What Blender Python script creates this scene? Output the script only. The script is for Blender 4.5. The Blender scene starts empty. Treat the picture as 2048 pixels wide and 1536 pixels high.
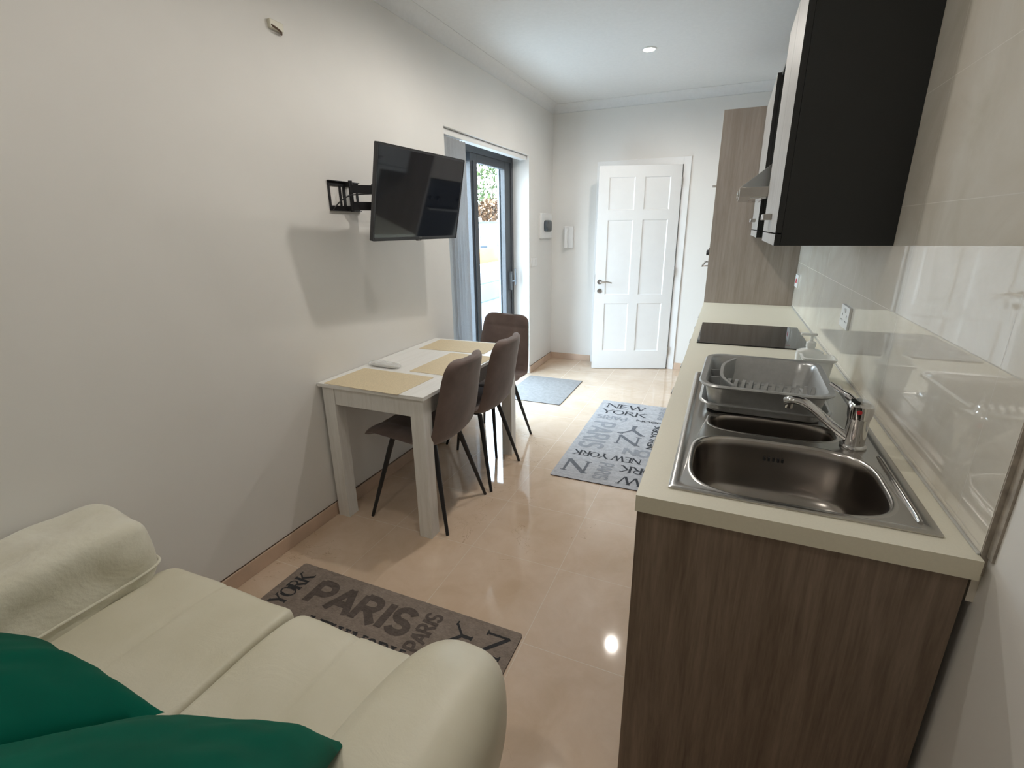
import bpy, bmesh, math, random
from mathutils import Vector, Matrix, noise
PI = math.pi
R = math.radians
random.seed(7)
scn = bpy.context.scene
C = scn.collection

# ------------------------------------------------------------------ camera
HC = 1.465
cam_d = bpy.data.cameras.new('camera')
cam = bpy.data.objects.new('camera', cam_d); C.objects.link(cam)
F_PX = 970.45; YAW = 0.408859; PIT = -0.309409; ROL = -0.013076
cy_, sy_, cp_, sp_ = math.cos(YAW), math.sin(YAW), math.cos(PIT), math.sin(PIT)
fw = Vector((-sy_*cp_, cy_*cp_, sp_)); rt = Vector((cy_, sy_, 0)); up = rt.cross(fw)
cr_, sr_ = math.cos(ROL), math.sin(ROL)
r2 = rt*cr_ + up*sr_; u2 = -rt*sr_ + up*cr_
m = Matrix.Identity(4)
for i in range(3):
    m[i][0] = r2[i]; m[i][1] = u2[i]; m[i][2] = -fw[i]
m.translation = Vector((0, 0, HC))
cam.matrix_world = m
cam_d.sensor_fit = 'HORIZONTAL'; cam_d.sensor_width = 36.0
cam_d.lens = 36.0*F_PX/2048.0
cam_d.clip_start = 0.02; cam_d.clip_end = 300
scn.camera = cam

# ------------------------------------------------------------------ world, sun, exposure
vs = scn.view_settings
scn.display_settings.display_device = 'sRGB'
vs.view_transform = 'Standard'; vs.look = 'None'; vs.exposure = 0.0; vs.gamma = 1.0; vs.use_curve_mapping = False
w = bpy.data.worlds.new('sky'); scn.world = w; w.use_nodes = True
nt = w.node_tree; nt.nodes.clear()
wo = nt.nodes.new('ShaderNodeOutputWorld'); bg = nt.nodes.new('ShaderNodeBackground')
tc = nt.nodes.new('ShaderNodeTexCoord'); sx = nt.nodes.new('ShaderNodeSeparateXYZ'); cr = nt.nodes.new('ShaderNodeValToRGB')
nt.links.new(tc.outputs['Generated'], sx.inputs[0]); nt.links.new(sx.outputs['Z'], cr.inputs[0])
cr.color_ramp.elements[0].position = 0.0; cr.color_ramp.elements[0].color = (0.86, 0.93, 1.0, 1)
cr.color_ramp.elements[1].position = 0.6; cr.color_ramp.elements[1].color = (0.62, 0.80, 1.0, 1)
nt.links.new(cr.outputs[0], bg.inputs[0]); bg.inputs[1].default_value = 20.0
nt.links.new(bg.outputs[0], wo.inputs[0])

sun_d = bpy.data.lights.new('sun', 'SUN'); sun_d.energy = 3; sun_d.angle = R(1.0); sun_d.color = (1.0, 0.93, 0.82)
sun = bpy.data.objects.new('sun', sun_d); C.objects.link(sun)
sun.rotation_euler = Vector((-0.75, 0.25, -0.9)).to_track_quat('-Z', 'Y').to_euler()
sun.location = (4, 0, 6)
pd = bpy.data.lights.new('window_portal', 'AREA'); pd.shape = 'RECTANGLE'; pd.size = 1.46; pd.size_y = 2.05
pd.cycles.is_portal = True
po = bpy.data.objects.new('window_portal', pd); C.objects.link(po)
po.location = (-2.06, 3.86, 1.07); po.rotation_euler = Vector((1, 0, 0)).to_track_quat('-Z', 'Y').to_euler()
WARM = (1.0, 0.94, 0.86)
def ceiling_lamp(name, x, y, energy, label, size=.035):
    t = thing(name, label, 'ceiling light', (x, y, ZC))
    bm = bmesh.new(); lathe(bm, [(0.040, -0.001), (0.040, -0.006), (0.050, -0.006), (0.053, -0.003), (0.053, 0.0)], 40, closed=False)
    obj('ring', bm, M['white_metal'], t)
    bm = bmesh.new(); lathe(bm, [(0.0, -0.003), (0.040, -0.003), (0.040, -0.0045), (0.0, -0.0045)], 32, closed=True)
    obj('lamp_face', bm, M['lamp'], t)
    ld = bpy.data.lights.new('downlight', 'SPOT'); ld.energy = energy; ld.color = WARM; ld.spot_size = R(174); ld.spot_blend = 0.5
    ld.shadow_soft_size = size
    lo = bpy.data.objects.new('downlight', ld); C.objects.link(lo); lo.parent = t; lo.location = (0, 0, -0.012)
    return t

# ------------------------------------------------------------------ materials
M = {}
class N:
    def __init__(s, name):
        s.m = bpy.data.materials.new(name); s.m.use_nodes = True; s.t = s.m.node_tree
        s.b = s.t.nodes['Principled BSDF']; M[name] = s.m; s._c = None
    def n(s, typ, **k):
        x = s.t.nodes.new('ShaderNode'+typ)
        for a, v in k.items(): setattr(x, a, v)
        return x
    def l(s, a, b): s.t.links.new(a, b)
    def co(s, scale=(1, 1, 1), world=False, rot=(0, 0, 0)):
        tcn = s.n('TexCoord')
        src = tcn.outputs['Object']
        if world:
            g = s.n('NewGeometry'); src = g.outputs['Position']
        mp = s.n('Mapping'); mp.inputs['Scale'].default_value = scale; mp.inputs['Rotation'].default_value = rot
        s.l(src, mp.inputs[0]); return mp.outputs[0]
    def noise(s, vec, scale, detail=4, rough=.5, dist=0):
        x = s.n('TexNoise'); x.inputs['Scale'].default_value = scale; x.inputs['Detail'].default_value = detail
        x.inputs['Roughness'].default_value = rough; x.inputs['Distortion'].default_value = dist
        s.l(vec, x.inputs['Vector']); return x.outputs['Fac']
    def ramp(s, fac, stops):
        x = s.n('ValToRGB'); e = x.color_ramp.elements
        while len(e) < len(stops): e.new(.5)
        for k, (p, c) in enumerate(stops):
            e[k].position = p; e[k].color = (c[0], c[1], c[2], 1) if hasattr(c, '__len__') else (c, c, c, 1)
        s.l(fac, x.inputs[0]); return x.outputs[0]
    def bump(s, h, strength=.2, dist=.002):
        x = s.n('Bump'); x.inputs['Strength'].default_value = strength; x.inputs['Distance'].default_value = dist
        s.l(h, x.inputs['Height']); s.l(x.outputs[0], s.b.inputs['Normal']); return x
    def math(s, op, a, b=None):
        x = s.n('Math', operation=op)
        for k, v in enumerate((a, b)):
            if v is None: continue
            if isinstance(v, (int, float)): x.inputs[k].default_value = v
            else: s.l(v, x.inputs[k])
        return x.outputs[0]
    def mix(s, fac, a, b, blend='MIX'):
        x = s.n('Mix', data_type='RGBA', blend_type=blend)
        if isinstance(fac, (int, float)): x.inputs[0].default_value = fac
        else: s.l(fac, x.inputs[0])
        for k, v in ((6, a), (7, b)):
            if isinstance(v, tuple): x.inputs[k].default_value = (*v, 1)
            else: s.l(v, x.inputs[k])
        return x.outputs[2]
    def set(s, **k):
        names = dict(col='Base Color', rough='Roughness', metal='Metallic', spec='Specular IOR Level', coat='Coat Weight', coatr='Coat Roughness', sheen='Sheen Weight')
        for a, v in k.items():
            i = s.b.inputs[names[a]]
            if a == 'col' and isinstance(v, tuple): i.default_value = (*v, 1)
            elif isinstance(v, (int, float)): i.default_value = v
            else: s.l(v, i)
        return s
def plain(name, col, rough=.5, metal=0, nscale=0, var=.06, bump=0, **k):
    x = N(name)
    v = x.co(); f = x.noise(v, nscale or 12, 3)
    lo = tuple(c*(1-var) for c in col); hi = tuple(min(1, c*(1+var)) for c in col)
    x.set(col=x.ramp(f, [(.3, lo), (.7, hi)]), rough=rough, metal=metal, **k)
    if bump: x.bump(f, bump, .001)
    return x
def wood(name, c0, c1, c2, axis='z', rough=.45, sc=1.0):
    x = N(name)
    s = {'z': (14, 14, .8), 'y': (14, .8, 14), 'x': (.8, 14, 14)}[axis]
    v = x.co(tuple(a*sc for a in s)); f = x.noise(v, 2.2, 8, .62, .6)
    v2 = x.co(tuple(a*sc*5 for a in s)); f2 = x.noise(v2, 3, 3, .6)
    col = x.ramp(f, [(.28, c0), (.5, c1), (.72, c2)])
    col = x.mix(.25, col, x.ramp(f2, [(.3, c0), (.7, c2)]))
    x.set(col=col, rough=rough); x.bump(f2, .12, .0006)
    return x
# plaster
x = N('plaster'); v = x.co(world=True); f = x.noise(v, 2.2, 4); f2 = x.noise(v, 60, 4)
x.set(col=x.ramp(f, [(.3, (.80, .785, .755)), (.7, (.835, .82, .79))]), rough=.62); x.bump(f2, .06, .001)
x = N('ceiling_paint'); v = x.co(world=True); f2 = x.noise(v, 40, 3)
x.set(col=x.ramp(f2, [(.3, (.80, .80, .79)), (.7, (.83, .83, .82))]), rough=.7)
# floor tiles
x = N('floor_marble'); v = x.co(world=True)
sep = x.n('SeparateXYZ'); x.l(v, sep.inputs[0])
def gridline(nd, sock, off, size, wd):
    a = nd.math('DIVIDE', nd.math('SUBTRACT', sock, off), size)
    fr = nd.math('FRACT', nd.math('ADD', a, 100.5))
    return nd.math('LESS_THAN', nd.math('ABSOLUTE', nd.math('SUBTRACT', fr, .5)), wd/size/2)
gl = x.math('MAXIMUM', gridline(x, sep.outputs[0], -.542, .4435, .0022), gridline(x, sep.outputs[1], 1.317, .4435, .0022))
f = x.noise(v, 1.9, 7, .6, .8); f2 = x.noise(v, 7, 6, .6, 1.2)
base = x.ramp(f, [(.3, (.58, .43, .30)), (.5, (.67, .51, .375)), (.7, (.74, .59, .46))])
base = x.mix(.3, base, x.ramp(f2, [(.35, (.60, .45, .32)), (.65, (.74, .60, .48))]))
vr = x.noise(v, 2.6, 5, .6, 1.5)
vein = x.math('LESS_THAN', x.math('ABSOLUTE', x.math('SUBTRACT', vr, .53)), .0022)
vm = x.math('MULTIPLY', vein, x.math('GREATER_THAN', x.noise(v, 1.3, 2), .56))
base = x.mix(x.math('MULTIPLY', vm, .5), base, (.36, .24, .15))
base = x.mix(gl, base, (.66, .58, .48))
x.set(col=base, rough=x.math('ADD', x.math('MULTIPLY', gl, .3), .055), spec=.6)
bz = x.n('Bump'); bz.inputs['Strength'].default_value = .25; bz.inputs['Distance'].default_value = .0006
x.l(x.math('SUBTRACT', 1.0, gl), bz.inputs['Height']); x.l(bz.outputs[0], x.b.inputs['Normal'])
plainf = plain('skirting_marble', (.62, .46, .35), .18, nscale=5, var=.12)
plain('skirting_gap', (.10, .06, .04), .8)
# splash tiles
x = N('splash_tile'); v = x.co(world=True); sep = x.n('SeparateXYZ'); x.l(v, sep.inputs[0])
gl = x.math('MAXIMUM', gridline(x, sep.outputs[1], 1.115, .61, .0018), gridline(x, sep.outputs[2], .915, .30, .0018))
f = x.noise(v, 3.2, 6, .6, 1.0); f2 = x.noise(v, 1.2, 3)
base = x.ramp(f, [(.3, (.62, .58, .49)), (.5, (.70, .66, .58)), (.72, (.76, .73, .66))])
base = x.mix(gl, base, (.55, .52, .46))
x.set(col=base, rough=x.math('ADD', x.math('MULTIPLY', gl, .4), .03), spec=.9)
fw_ = x.noise(v, 3, 2); x.bump(fw_, .02, .004)
plain('tile_edge', (.36, .32, .27), .8, nscale=40, var=.25, bump=.3)
plain('sealant_grey', (.50, .50, .47), .35)
plain('door_paint', (.86, .86, .855), .38, var=.01)
plain('white_plastic', (.84, .84, .83), .35, var=.01)
plain('white_metal', (.85, .85, .84), .4, var=.01)
plain('steel_handle', (.50, .48, .46), .28, metal=1, var=.04)
plain('aluminium_dark', (.055, .06, .068), .42, nscale=60, var=.1)
plain('aluminium_grey', (.20, .225, .25), .45, var=.05)
plain('blind_fabric', (.56, .58, .60), .8, nscale=150, var=.04)
plain('black_metal', (.018, .018, .02), .42, var=.1)
plain('black_plastic', (.02, .02, .022), .35, var=.1)
plain('tv_bezel', (.045, .046, .052), .3, var=.1)
x = plain('tv_screen', (.005, .007, .012), .05, var=.05); x.set(spec=.75)
plain('logo_grey', (.45, .45, .46), .4)
wood('laminate_shaded', (.090, .060, .040), (.178, .13, .094), (.27, .205, .155))  # same laminate as the tall cabinet, shade put into a darker colour
wood('laminate_grey', (.235, .19, .155), (.31, .26, .22), (.38, .325, .28))
wood('laminate_front', (.27, .255, .235), (.335, .32, .30), (.395, .38, .36))
x = plain('cabinet_black', (.011, .0125, .0125), .6, var=.05)
plain('worktop_cream', (.74, .71, .59), .42, nscale=200, var=.02)
plain('worktop_edge_band', (.66, .62, .49), .5, nscale=200, var=.02)
x = N('stainless'); v = x.co((3, 120, 3)); f = x.noise(v, 6, 3)
x.set(col=(.50, .48, .455), metal=1.0, rough=x.math('ADD', x.math('MULTIPLY', f, .10), .17))
x = N('stainless_bowl'); v = x.co((60, 60, 2)); f = x.noise(v, 6, 3)
x.set(col=(.35, .325, .30), metal=1.0, rough=x.math('ADD', x.math('MULTIPLY', f, .03), .23))
plain('chrome', (.66, .66, .66), .07, metal=1, var=.02)
plain('red_mark', (.6, .03, .04), .4)
x = plain('hob_glass', (.010, .010, .012), .06, var=.02); x.set(spec=.7)
plain('hob_print', (.35, .08, .12), .4)
x = plain('rack_plastic', (.46, .47, .47), .30, metal=.55, nscale=80, var=.05)
plain('ceramic', (.86, .89, .87), .22, var=.02)
wood('table_whitewash', (.72, .70, .66), (.82, .81, .78), (.87, .86, .84), 'z', .5, 1.3)
wood('tabletop_whitewash', (.78, .77, .74), (.85, .845, .82), (.88, .875, .86), 'y', .45, 1.3)
x = plain('placemat_weave', (.70, .59, .40), .8, nscale=300, var=.12, bump=.4)
x = N('chair_fabric'); v = x.co(); f = x.noise(v, 9, 4); f2 = x.noise(v, 260, 3)
x.set(col=x.ramp(f, [(.3, (.12, .082, .070)), (.7, (.185, .130, .112))]), rough=.85, sheen=.35); x.bump(f2, .2, .0006)
x = N('leather'); v = x.co(); f = x.noise(v, 5, 3); vo = x.n('TexVoronoi'); vo.inputs['Scale'].default_value = 260; x.l(v, vo.inputs['Vector'])
f3 = x.noise(v, 7, 5, .6, 1.2)
x.set(col=x.ramp(f, [(.3, (.66, .62, .48)), (.7, (.73, .69, .56))]), rough=.40, spec=.45)
bb = x.n('Bump'); bb.inputs['Strength'].default_value = .10; bb.inputs['Distance'].default_value = .0008; x.l(vo.outputs['Distance'], bb.inputs['Height'])
b2 = x.n('Bump'); b2.inputs['Strength'].default_value = .35; b2.inputs['Distance'].default_value = .006; x.l(f3, b2.inputs['Height']); x.l(bb.outputs[0], b2.inputs['Normal']); x.l(b2.outputs[0], x.b.inputs['Normal'])
plain('leather_seam', (.40, .36, .26), .6)
x = N('fleece'); v = x.co(); f = x.noise(v, 6, 4, .6, .5); f2 = x.noise(v, 90, 5, .7)
x.set(col=x.ramp(f, [(.3, (.66, .63, .50)), (.7, (.82, .80, .68))]), rough=.9, sheen=.5)
b1 = x.n('Bump'); b1.inputs['Strength'].default_value = .5; b1.inputs['Distance'].default_value = .022; x.l(f, b1.inputs['Height'])
b2 = x.n('Bump'); b2.inputs['Strength'].default_value = .45; b2.inputs['Distance'].default_value = .003; x.l(f2, b2.inputs['Height']); x.l(b1.outputs[0], b2.inputs['Normal']); x.l(b2.outputs[0], x.b.inputs['Normal'])
x = N('green_satin'); v = x.co(); f = x.noise(v, 4, 3); f2 = x.noise(v, 300, 2)
x.set(col=x.ramp(f, [(.3, (.0, .075, .046)), (.7, (.0, .108, .068))]), rough=.65, spec=.06); x.bump(f2, .12, .0004)
# rugs
def rugmat(name, c0, c1):
    x = N(name); v = x.co((1, 1, 1)); v2 = x.co((40, 260, 40)); f = x.noise(v2, 1.6, 4, .7, .3); f2 = x.noise(v, 30, 4, .7)
    c = x.mix(.4, x.ramp(f, [(.35, c0), (.65, c1)]), x.ramp(f2, [(.35, c0), (.65, c1)]))
    x.set(col=c, rough=.95); x.bump(f, .5, .002)
rugmat('rug_grey', (.29, .28, .28), (.54, .52, .52)); rugmat('rug_brown', (.17, .135, .112), (.32, .265, .225))
rugmat('rug_black', (.02, .02, .022), (.05, .05, .055)); rugmat('rug_dark_grey', (.09, .09, .10), (.17, .17, .18))
rugmat('rug_mid_grey', (.21, .21, .22), (.34, .34, .35)); rugmat('rug_taupe', (.060, .048, .042), (.15, .12, .105))
rugmat('mat_grey', (.20, .185, .175), (.33, .31, .295)); rugmat('rug_edge', (.05, .04, .04), (.12, .10, .09))
# outdoors
plain('terrace_stone', (.50, .49, .47), .8, nscale=5)
plain('road', (.11, .11, .115), .9, nscale=2)
plain('ochre_wall', (.22, .12, .045), .9, nscale=1.5, var=.15)
plain('white_render', (.45, .45, .45), .9, nscale=1)
plain('grey_render', (.10, .13, .15), .9, nscale=1)
plain('fence_blue', (.035, .055, .07), .6)
plain('leaf_green', (.075, .11, .035), .8, nscale=3, var=.5)
plain('leaf_orange', (.16, .085, .04), .8, nscale=3, var=.5)
plain('bark', (.15, .10, .07), .9)
plain('dark_glass', (.05, .07, .09), .1)
x = N('lamp'); x.b.inputs['Emission Color'].default_value = (1, .93, .82, 1); x.b.inputs['Emission Strength'].default_value = 60
# clear glass
mg = bpy.data.materials.new('clear_glass'); mg.use_nodes = True; t_ = mg.node_tree; t_.nodes.clear()
o_ = t_.nodes.new('ShaderNodeOutputMaterial'); mx_ = t_.nodes.new('ShaderNodeMixShader'); tr_ = t_.nodes.new('ShaderNodeBsdfTransparent'); gs_ = t_.nodes.new('ShaderNodeBsdfGlossy')
gs_.inputs['Roughness'].default_value = .01; tr_.inputs[0].default_value = (.93, .96, .96, 1); mx_.inputs[0].default_value = .05
t_.links.new(tr_.outputs[0], mx_.inputs[1]); t_.links.new(gs_.outputs[0], mx_.inputs[2]); t_.links.new(mx_.outputs[0], o_.inputs[0]); M['clear_glass'] = mg
mp = bpy.data.materials.new('plastic_film'); mp.use_nodes = True; b_ = mp.node_tree.nodes['Principled BSDF']
b_.inputs['Base Color'].default_value = (.8, .82, .82, 1); b_.inputs['Roughness'].default_value = .12; b_.inputs['Alpha'].default_value = .35; M['plastic_film'] = mp

# ------------------------------------------------------------------ helpers
def mat_(x): return M[x] if isinstance(x, str) else x
def obj(name, bm, mats, parent=None, smooth=35, bevel=0, seg=2, sub=0, kind=None):
    me = bpy.data.meshes.new(name)
    bmesh.ops.recalc_face_normals(bm, faces=bm.faces[:])
    bm.to_mesh(me); bm.free()
    if not isinstance(mats, (list, tuple)): mats = [mats]
    for k in mats: me.materials.append(mat_(k))
    if smooth:
        for p in me.polygons: p.use_smooth = True
        me.set_sharp_from_angle(angle=R(smooth))
    o = bpy.data.objects.new(name, me); C.objects.link(o)
    if parent: o.parent = parent
    if bevel:
        b = o.modifiers.new('bevel', 'BEVEL'); b.width = bevel; b.segments = seg; b.limit_method = 'ANGLE'; b.angle_limit = R(40)
    if sub:
        s = o.modifiers.new('sub', 'SUBSURF'); s.levels = sub; s.render_levels = sub
    if kind: o['kind'] = kind
    return o
def tag(o, label, cat, group=None):
    o['label'] = label; o['category'] = cat
    if group: o['group'] = group
    return o
def thing(name, label, cat, loc=(0, 0, 0), rot=(0, 0, 0), group=None):
    o = bpy.data.objects.new(name, None); C.objects.link(o); o.empty_display_size = .1
    o.location = loc; o.rotation_euler = rot
    return tag(o, label, cat, group)
def struct(name, bm, mats, **k): return obj(name, bm, mats, kind='structure', **k)
def box(bm, x0, y0, z0, x1, y1, z1, mi=0, mtx=None):
    vs_ = [bm.verts.new(((x0, x1)[i & 1], (y0, y1)[(i >> 1) & 1], (z0, z1)[(i >> 2) & 1])) for i in range(8)]
    for f in ((0, 1, 3, 2), (4, 5, 7, 6), (0, 1, 5, 4), (2, 3, 7, 6), (0, 2, 6, 4), (1, 3, 7, 5)):
        fc = bm.faces.new([vs_[i] for i in f]); fc.material_index = mi
    if mtx is not None:
        for q in vs_: q.co = mtx @ q.co
    return vs_
def boxes(*bs):
    bm = bmesh.new()
    for b in bs: box(bm, *b)
    return bm
def loft(bm, rings, cap=True, closed=True, mi=0):
    rv = [[bm.verts.new(p) for p in r] for r in rings]
    n = len(rv[0])
    for a, b in zip(rv, rv[1:]):
        for i in range(n if closed else n-1):
            j = (i+1) % n
            f = bm.faces.new((a[i], a[j], b[j], b[i])); f.material_index = mi
    if cap:
        f = bm.faces.new(rv[0][::-1]); f.material_index = mi
        f = bm.faces.new(rv[-1]); f.material_index = mi
    return rv
def lathe(bm, prof, n=32, c=(0, 0, 0), closed=True, mi=0):
    rings = []
    for r, z in prof:
        if r < 1e-6: rings.append([bm.verts.new((c[0], c[1], c[2]+z))])
        else: rings.append([bm.verts.new((c[0]+r*math.cos(2*PI*i/n), c[1]+r*math.sin(2*PI*i/n), c[2]+z)) for i in range(n)])
    prs = list(zip(rings, rings[1:]))
    if closed and len(rings[0]) > 1 and len(rings[-1]) > 1: prs.append((rings[-1], rings[0]))
    for a, b in prs:
        if len(a) == 1 and len(b) == 1: continue
        for i in range(n):
            j = (i+1) % n
            if len(a) == 1: f = bm.faces.new((a[0], b[j], b[i]))
            elif len(b) == 1: f = bm.faces.new((a[i], a[j], b[0]))
            else: f = bm.faces.new((a[i], a[j], b[j], b[i]))
            f.material_index = mi
def tube(bm, pts, rad, n=12, mi=0):
    pts = [Vector(p) for p in pts]
    if not hasattr(rad, '__len__'): rad = [rad]*len(pts)
    rings = []; prev = None
    for i, p in enumerate(pts):
        d = (pts[min(i+1, len(pts)-1)]-pts[max(i-1, 0)]).normalized()
        if prev is None:
            a = Vector((0, 0, 1)) if abs(d.z) < .9 else Vector((1, 0, 0)); u = d.cross(a).normalized()
        else: u = (prev-d*prev.dot(d)).normalized()
        prev = u; v = d.cross(u)
        rings.append([p+(u*math.cos(2*PI*k/n)+v*math.sin(2*PI*k/n))*rad[i] for k in range(n)])
    loft(bm, rings, mi=mi)
def curve_pts(pts, n=8):
    pts = [Vector(p) for p in pts]; out = []
    P = [pts[0]]+pts+[pts[-1]]
    for i in range(1, len(P)-2):
        for k in range(n):
            t = k/n; a, b, c, d = P[i-1:i+3]
            out.append(.5*((2*b)+(c-a)*t+(2*a-5*b+4*c-d)*t*t+(3*b-a-3*c+d)*t**3))
    out.append(pts[-1]); return out
def sring(cx, cy, hx, hy, z, e=4, n=64):
    out = []
    for i in range(n):
        a = 2*PI*i/n; c, s = math.cos(a), math.sin(a)
        out.append((cx+hx*math.copysign(abs(c)**(2/e), c), cy+hy*math.copysign(abs(s)**(2/e), s), z))
    return out
def rrect(cx, cy, hx, hy, r, z, k=8):
    out = []
    for q, (sx_, sy2) in enumerate(((1, 1), (-1, 1), (-1, -1), (1, -1))):
        for i in range(k+1):
            a = PI/2*q+PI/2*i/k
            out.append((cx+sx_*(hx-r)+r*math.cos(a), cy+sy2*(hy-r)+r*math.sin(a), z))
    return out
def soft(cx, cy, cz, hx, hy, hz, e=4, n=20, amp=0, fr=4, seed=0, fn=None):
    bm = bmesh.new(); bmesh.ops.create_cube(bm, size=2)
    bmesh.ops.subdivide_edges(bm, edges=bm.edges[:], cuts=n, use_grid_fill=True)
    es = e if hasattr(e, '__len__') else (e, e, e)
    for v in bm.verts:
        p = v.co
        lo, hi = .2, 1.2
        for _ in range(24):
            md = (lo+hi)/2
            s = abs(p.x*md)**es[0]+abs(p.y*md)**es[1]+abs(p.z*md)**es[2]
            if s > 1: hi = md
            else: lo = md
        q = p*lo
        if fn: q = fn(q)
        w_ = Vector((cx+q.x*hx, cy+q.y*hy, cz+q.z*hz))
        if amp:
            k = noise.noise(w_*fr+Vector((seed, seed*.7, 0)))
            w_ += Vector((q.x, q.y, q.z)).normalized()*k*amp
        v.co = w_
    return bm
# stroke lettering: (points, heavy?) in a unit-high cell
def arc(cx, cy, rx, ry, a0, a1, n=14): return [(cx+rx*math.cos(R(a0+(a1-a0)*i/n)), cy+ry*math.sin(R(a0+(a1-a0)*i/n))) for i in range(n+1)]
G = {
 'N': (.85, [([(.08, 0), (.08, 1)], 0), ([(.05, 1), (.80, 0)], 1), ([(.78, 0), (.78, 1)], 0)], [(.08, 0), (.04, 1), (.78, 1)]),
 'E': (.68, [([(.12, 0), (.12, 1)], 1), ([(.12, .97), (.64, .97)], 0), ([(.12, .5), (.52, .5)], 0), ([(.12, .03), (.66, .03)], 0)], [(.12, 0), (.12, 1)]),
 'W': (1.15, [([(.04, 1), (.30, 0)], 1), ([(.32, 0), (.58, 1)], 0), ([(.56, 1), (.82, 0)], 1), ([(.84, 0), (1.10, 1)], 0)], [(.05, 1), (.58, 1), (1.10, 1)]),
 'Y': (.85, [([(.04, 1), (.42, .48)], 1), ([(.80, 1), (.42, .48)], 0), ([(.42, .5), (.42, 0)], 1)], [(.05, 1), (.80, 1), (.42, 0)]),
 'O': (.88, [(arc(.44, .5, .37, .46, 40, 140), 0), (arc(.44, .5, .37, .46, 140, 220), 1), (arc(.44, .5, .37, .46, 220, 320), 0), (arc(.44, .5, .37, .46, 320, 400), 1)], []),
 'R': (.80, [([(.12, 0), (.12, 1)], 1), ([(.12, .97), (.38, .97)]+arc(.38, .73, .24, .24, 90, -90)+[(.12, .49)], 0), ([(.36, .49), (.74, 0)], 1)], [(.12, 0), (.12, 1), (.74, 0)]),
 'K': (.82, [([(.12, 0), (.12, 1)], 1), ([(.12, .42), (.70, 1)], 0), ([(.30, .58), (.76, 0)], 1)], [(.12, 0), (.12, 1), (.70, 1), (.76, 0)]),
 'P': (.72, [([(.12, 0), (.12, 1)], 1), ([(.12, .95), (.38, .95)]+arc(.38, .70, .25, .25, 90, -90)+[(.12, .45)], 0)], [(.12, 0), (.12, 1)]),
 'A': (.80, [([(.06, 0), (.40, 1)], 0), ([(.40, 1), (.74, 0)], 1), ([(.18, .34), (.62, .34)], 0)], [(.06, 0), (.74, 0)]),
 'I': (.30, [([(.15, 0), (.15, 1)], 1)], [(.15, 0), (.15, 1)]),
 'S': (.66, [(arc(.33, .72, .24, .24, 20, 270)+arc(.33, .26, .25, .22, 90, -160), 0)], []),
 'L': (.62, [([(.12, 0), (.12, 1)], 1), ([(.12, .04), (.58, .04)], 0)], [(.12, 0), (.12, 1)]),
 'D': (.80, [([(.12, 0), (.12, 1)], 1), ([(.12, .96), (.34, .96)]+arc(.34, .5, .36, .46, 90, -90)+[(.12, .04)], 0)], [(.12, 0), (.12, 1)]),
 'G': (.85, [(arc(.44, .5, .36, .46, 45, 360), 0), ([(.80, .5), (.5, .5)], 0)], []),
 ' ': (.35, [], []),
}
def ribbon(bm, pts, wd, z, mi, T):
    pts = [Vector((p[0], p[1])) for p in pts]; L_ = []; n = len(pts)
    for i, p in enumerate(pts):
        d = (pts[min(i+1, n-1)]-pts[max(i-1, 0)])
        d = d.normalized() if d.length > 0 else Vector((1, 0)); nn = Vector((-d.y, d.x))*wd/2
        L_.append((p+nn, p-nn))
    vv = [[bm.verts.new((*T(q), z)) for q in pr] for pr in L_]
    for a, b in zip(vv, vv[1:]):
        f = bm.faces.new((a[0], b[0], b[1], a[1])); f.material_index = mi
zk = [0]
def text(bm, word, x, y, rot, height, width, z, mi, thick=.16, thin=.07, serif=True):
    """word with its baseline start at (x, y), turned by rot degrees, fitted to width"""
    tot = sum(G[c][0] for c in word); sxx = width/tot
    ca, sa = math.cos(R(rot)), math.sin(R(rot)); cx = 0
    for ch in word:
        w_, st, sf = G[ch]
        def T(p, cx=cx):
            a, b = (cx+p[0]*sxx/height)*height, p[1]*height
            return (x+a*ca-b*sa, y+a*sa+b*ca)
        asp = sxx/height
        def T2(p, cx=cx):
            a, b = (cx+p[0])*height, p[1]*height
            return (x+a*ca-b*sa, y+a*sa+b*ca)
        for pts, hv in st:
            zk[0] = (zk[0]+1) % 7
            ribbon(bm, [(p[0]*asp, p[1]) for p in pts], thick if hv else max(thin, .09), z+zk[0]*.00006, mi, T2)
        if serif:
            for p in sf:
                zk[0] = (zk[0]+1) % 7
                ribbon(bm, [(p[0]*asp-.125, p[1]+(.03 if p[1] < .5 else -.03)), (p[0]*asp+.125, p[1]+(.03 if p[1] < .5 else -.03))], .07, z+zk[0]*.00006, mi, T2)
        cx += w_*asp

# ------------------------------------------------------------------ room shell
XL, XR, YF, YN, ZC = -1.80, .485, 5.32, -1.35, 2.655
YD0, YD1, ZD = 3.08, 4.62, 2.115        # french door opening
WT = .30
struct('floor', boxes((-2.12, YN-.2, -.12, XR+.2, YF+1.3, 0)), 'floor_marble', smooth=0)
struct('ceiling', boxes((-2.12, YN-.2, ZC, XR+.2, YF+1.3, ZC+.12)), 'ceiling_paint', smooth=0)
struct('wall_left', boxes((XL-WT, YN-.2, 0, XL, YD0, ZC), (XL-WT, YD0, ZD, XL, YD1, ZC), (XL-WT, YD1, 0, XL, YF+1.3, ZC)), 'plaster', smooth=0)
struct('wall_right', boxes((XR, YN-.2, 0, XR+.15, YF+1.3, ZC)), 'plaster', smooth=0)
DX0, DX1, DZ = -1.25, -.475, 2.035
struct('wall_far', boxes((XL, YF, 0, DX0-.02, YF+.14, ZC), (DX0-.02, YF, DZ+.02, DX1+.02, YF+.14, ZC), (DX1+.02, YF, 0, XR, YF+.14, ZC)), 'plaster', smooth=0)
struct('wall_near', boxes((XL, YN-.15, 0, XR, YN, ZC)), 'plaster', smooth=0)
struct('wall_hallway', boxes((XL, YF+1.15, 0, XR, YF+1.3, ZC)), 'plaster', smooth=0)
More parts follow.
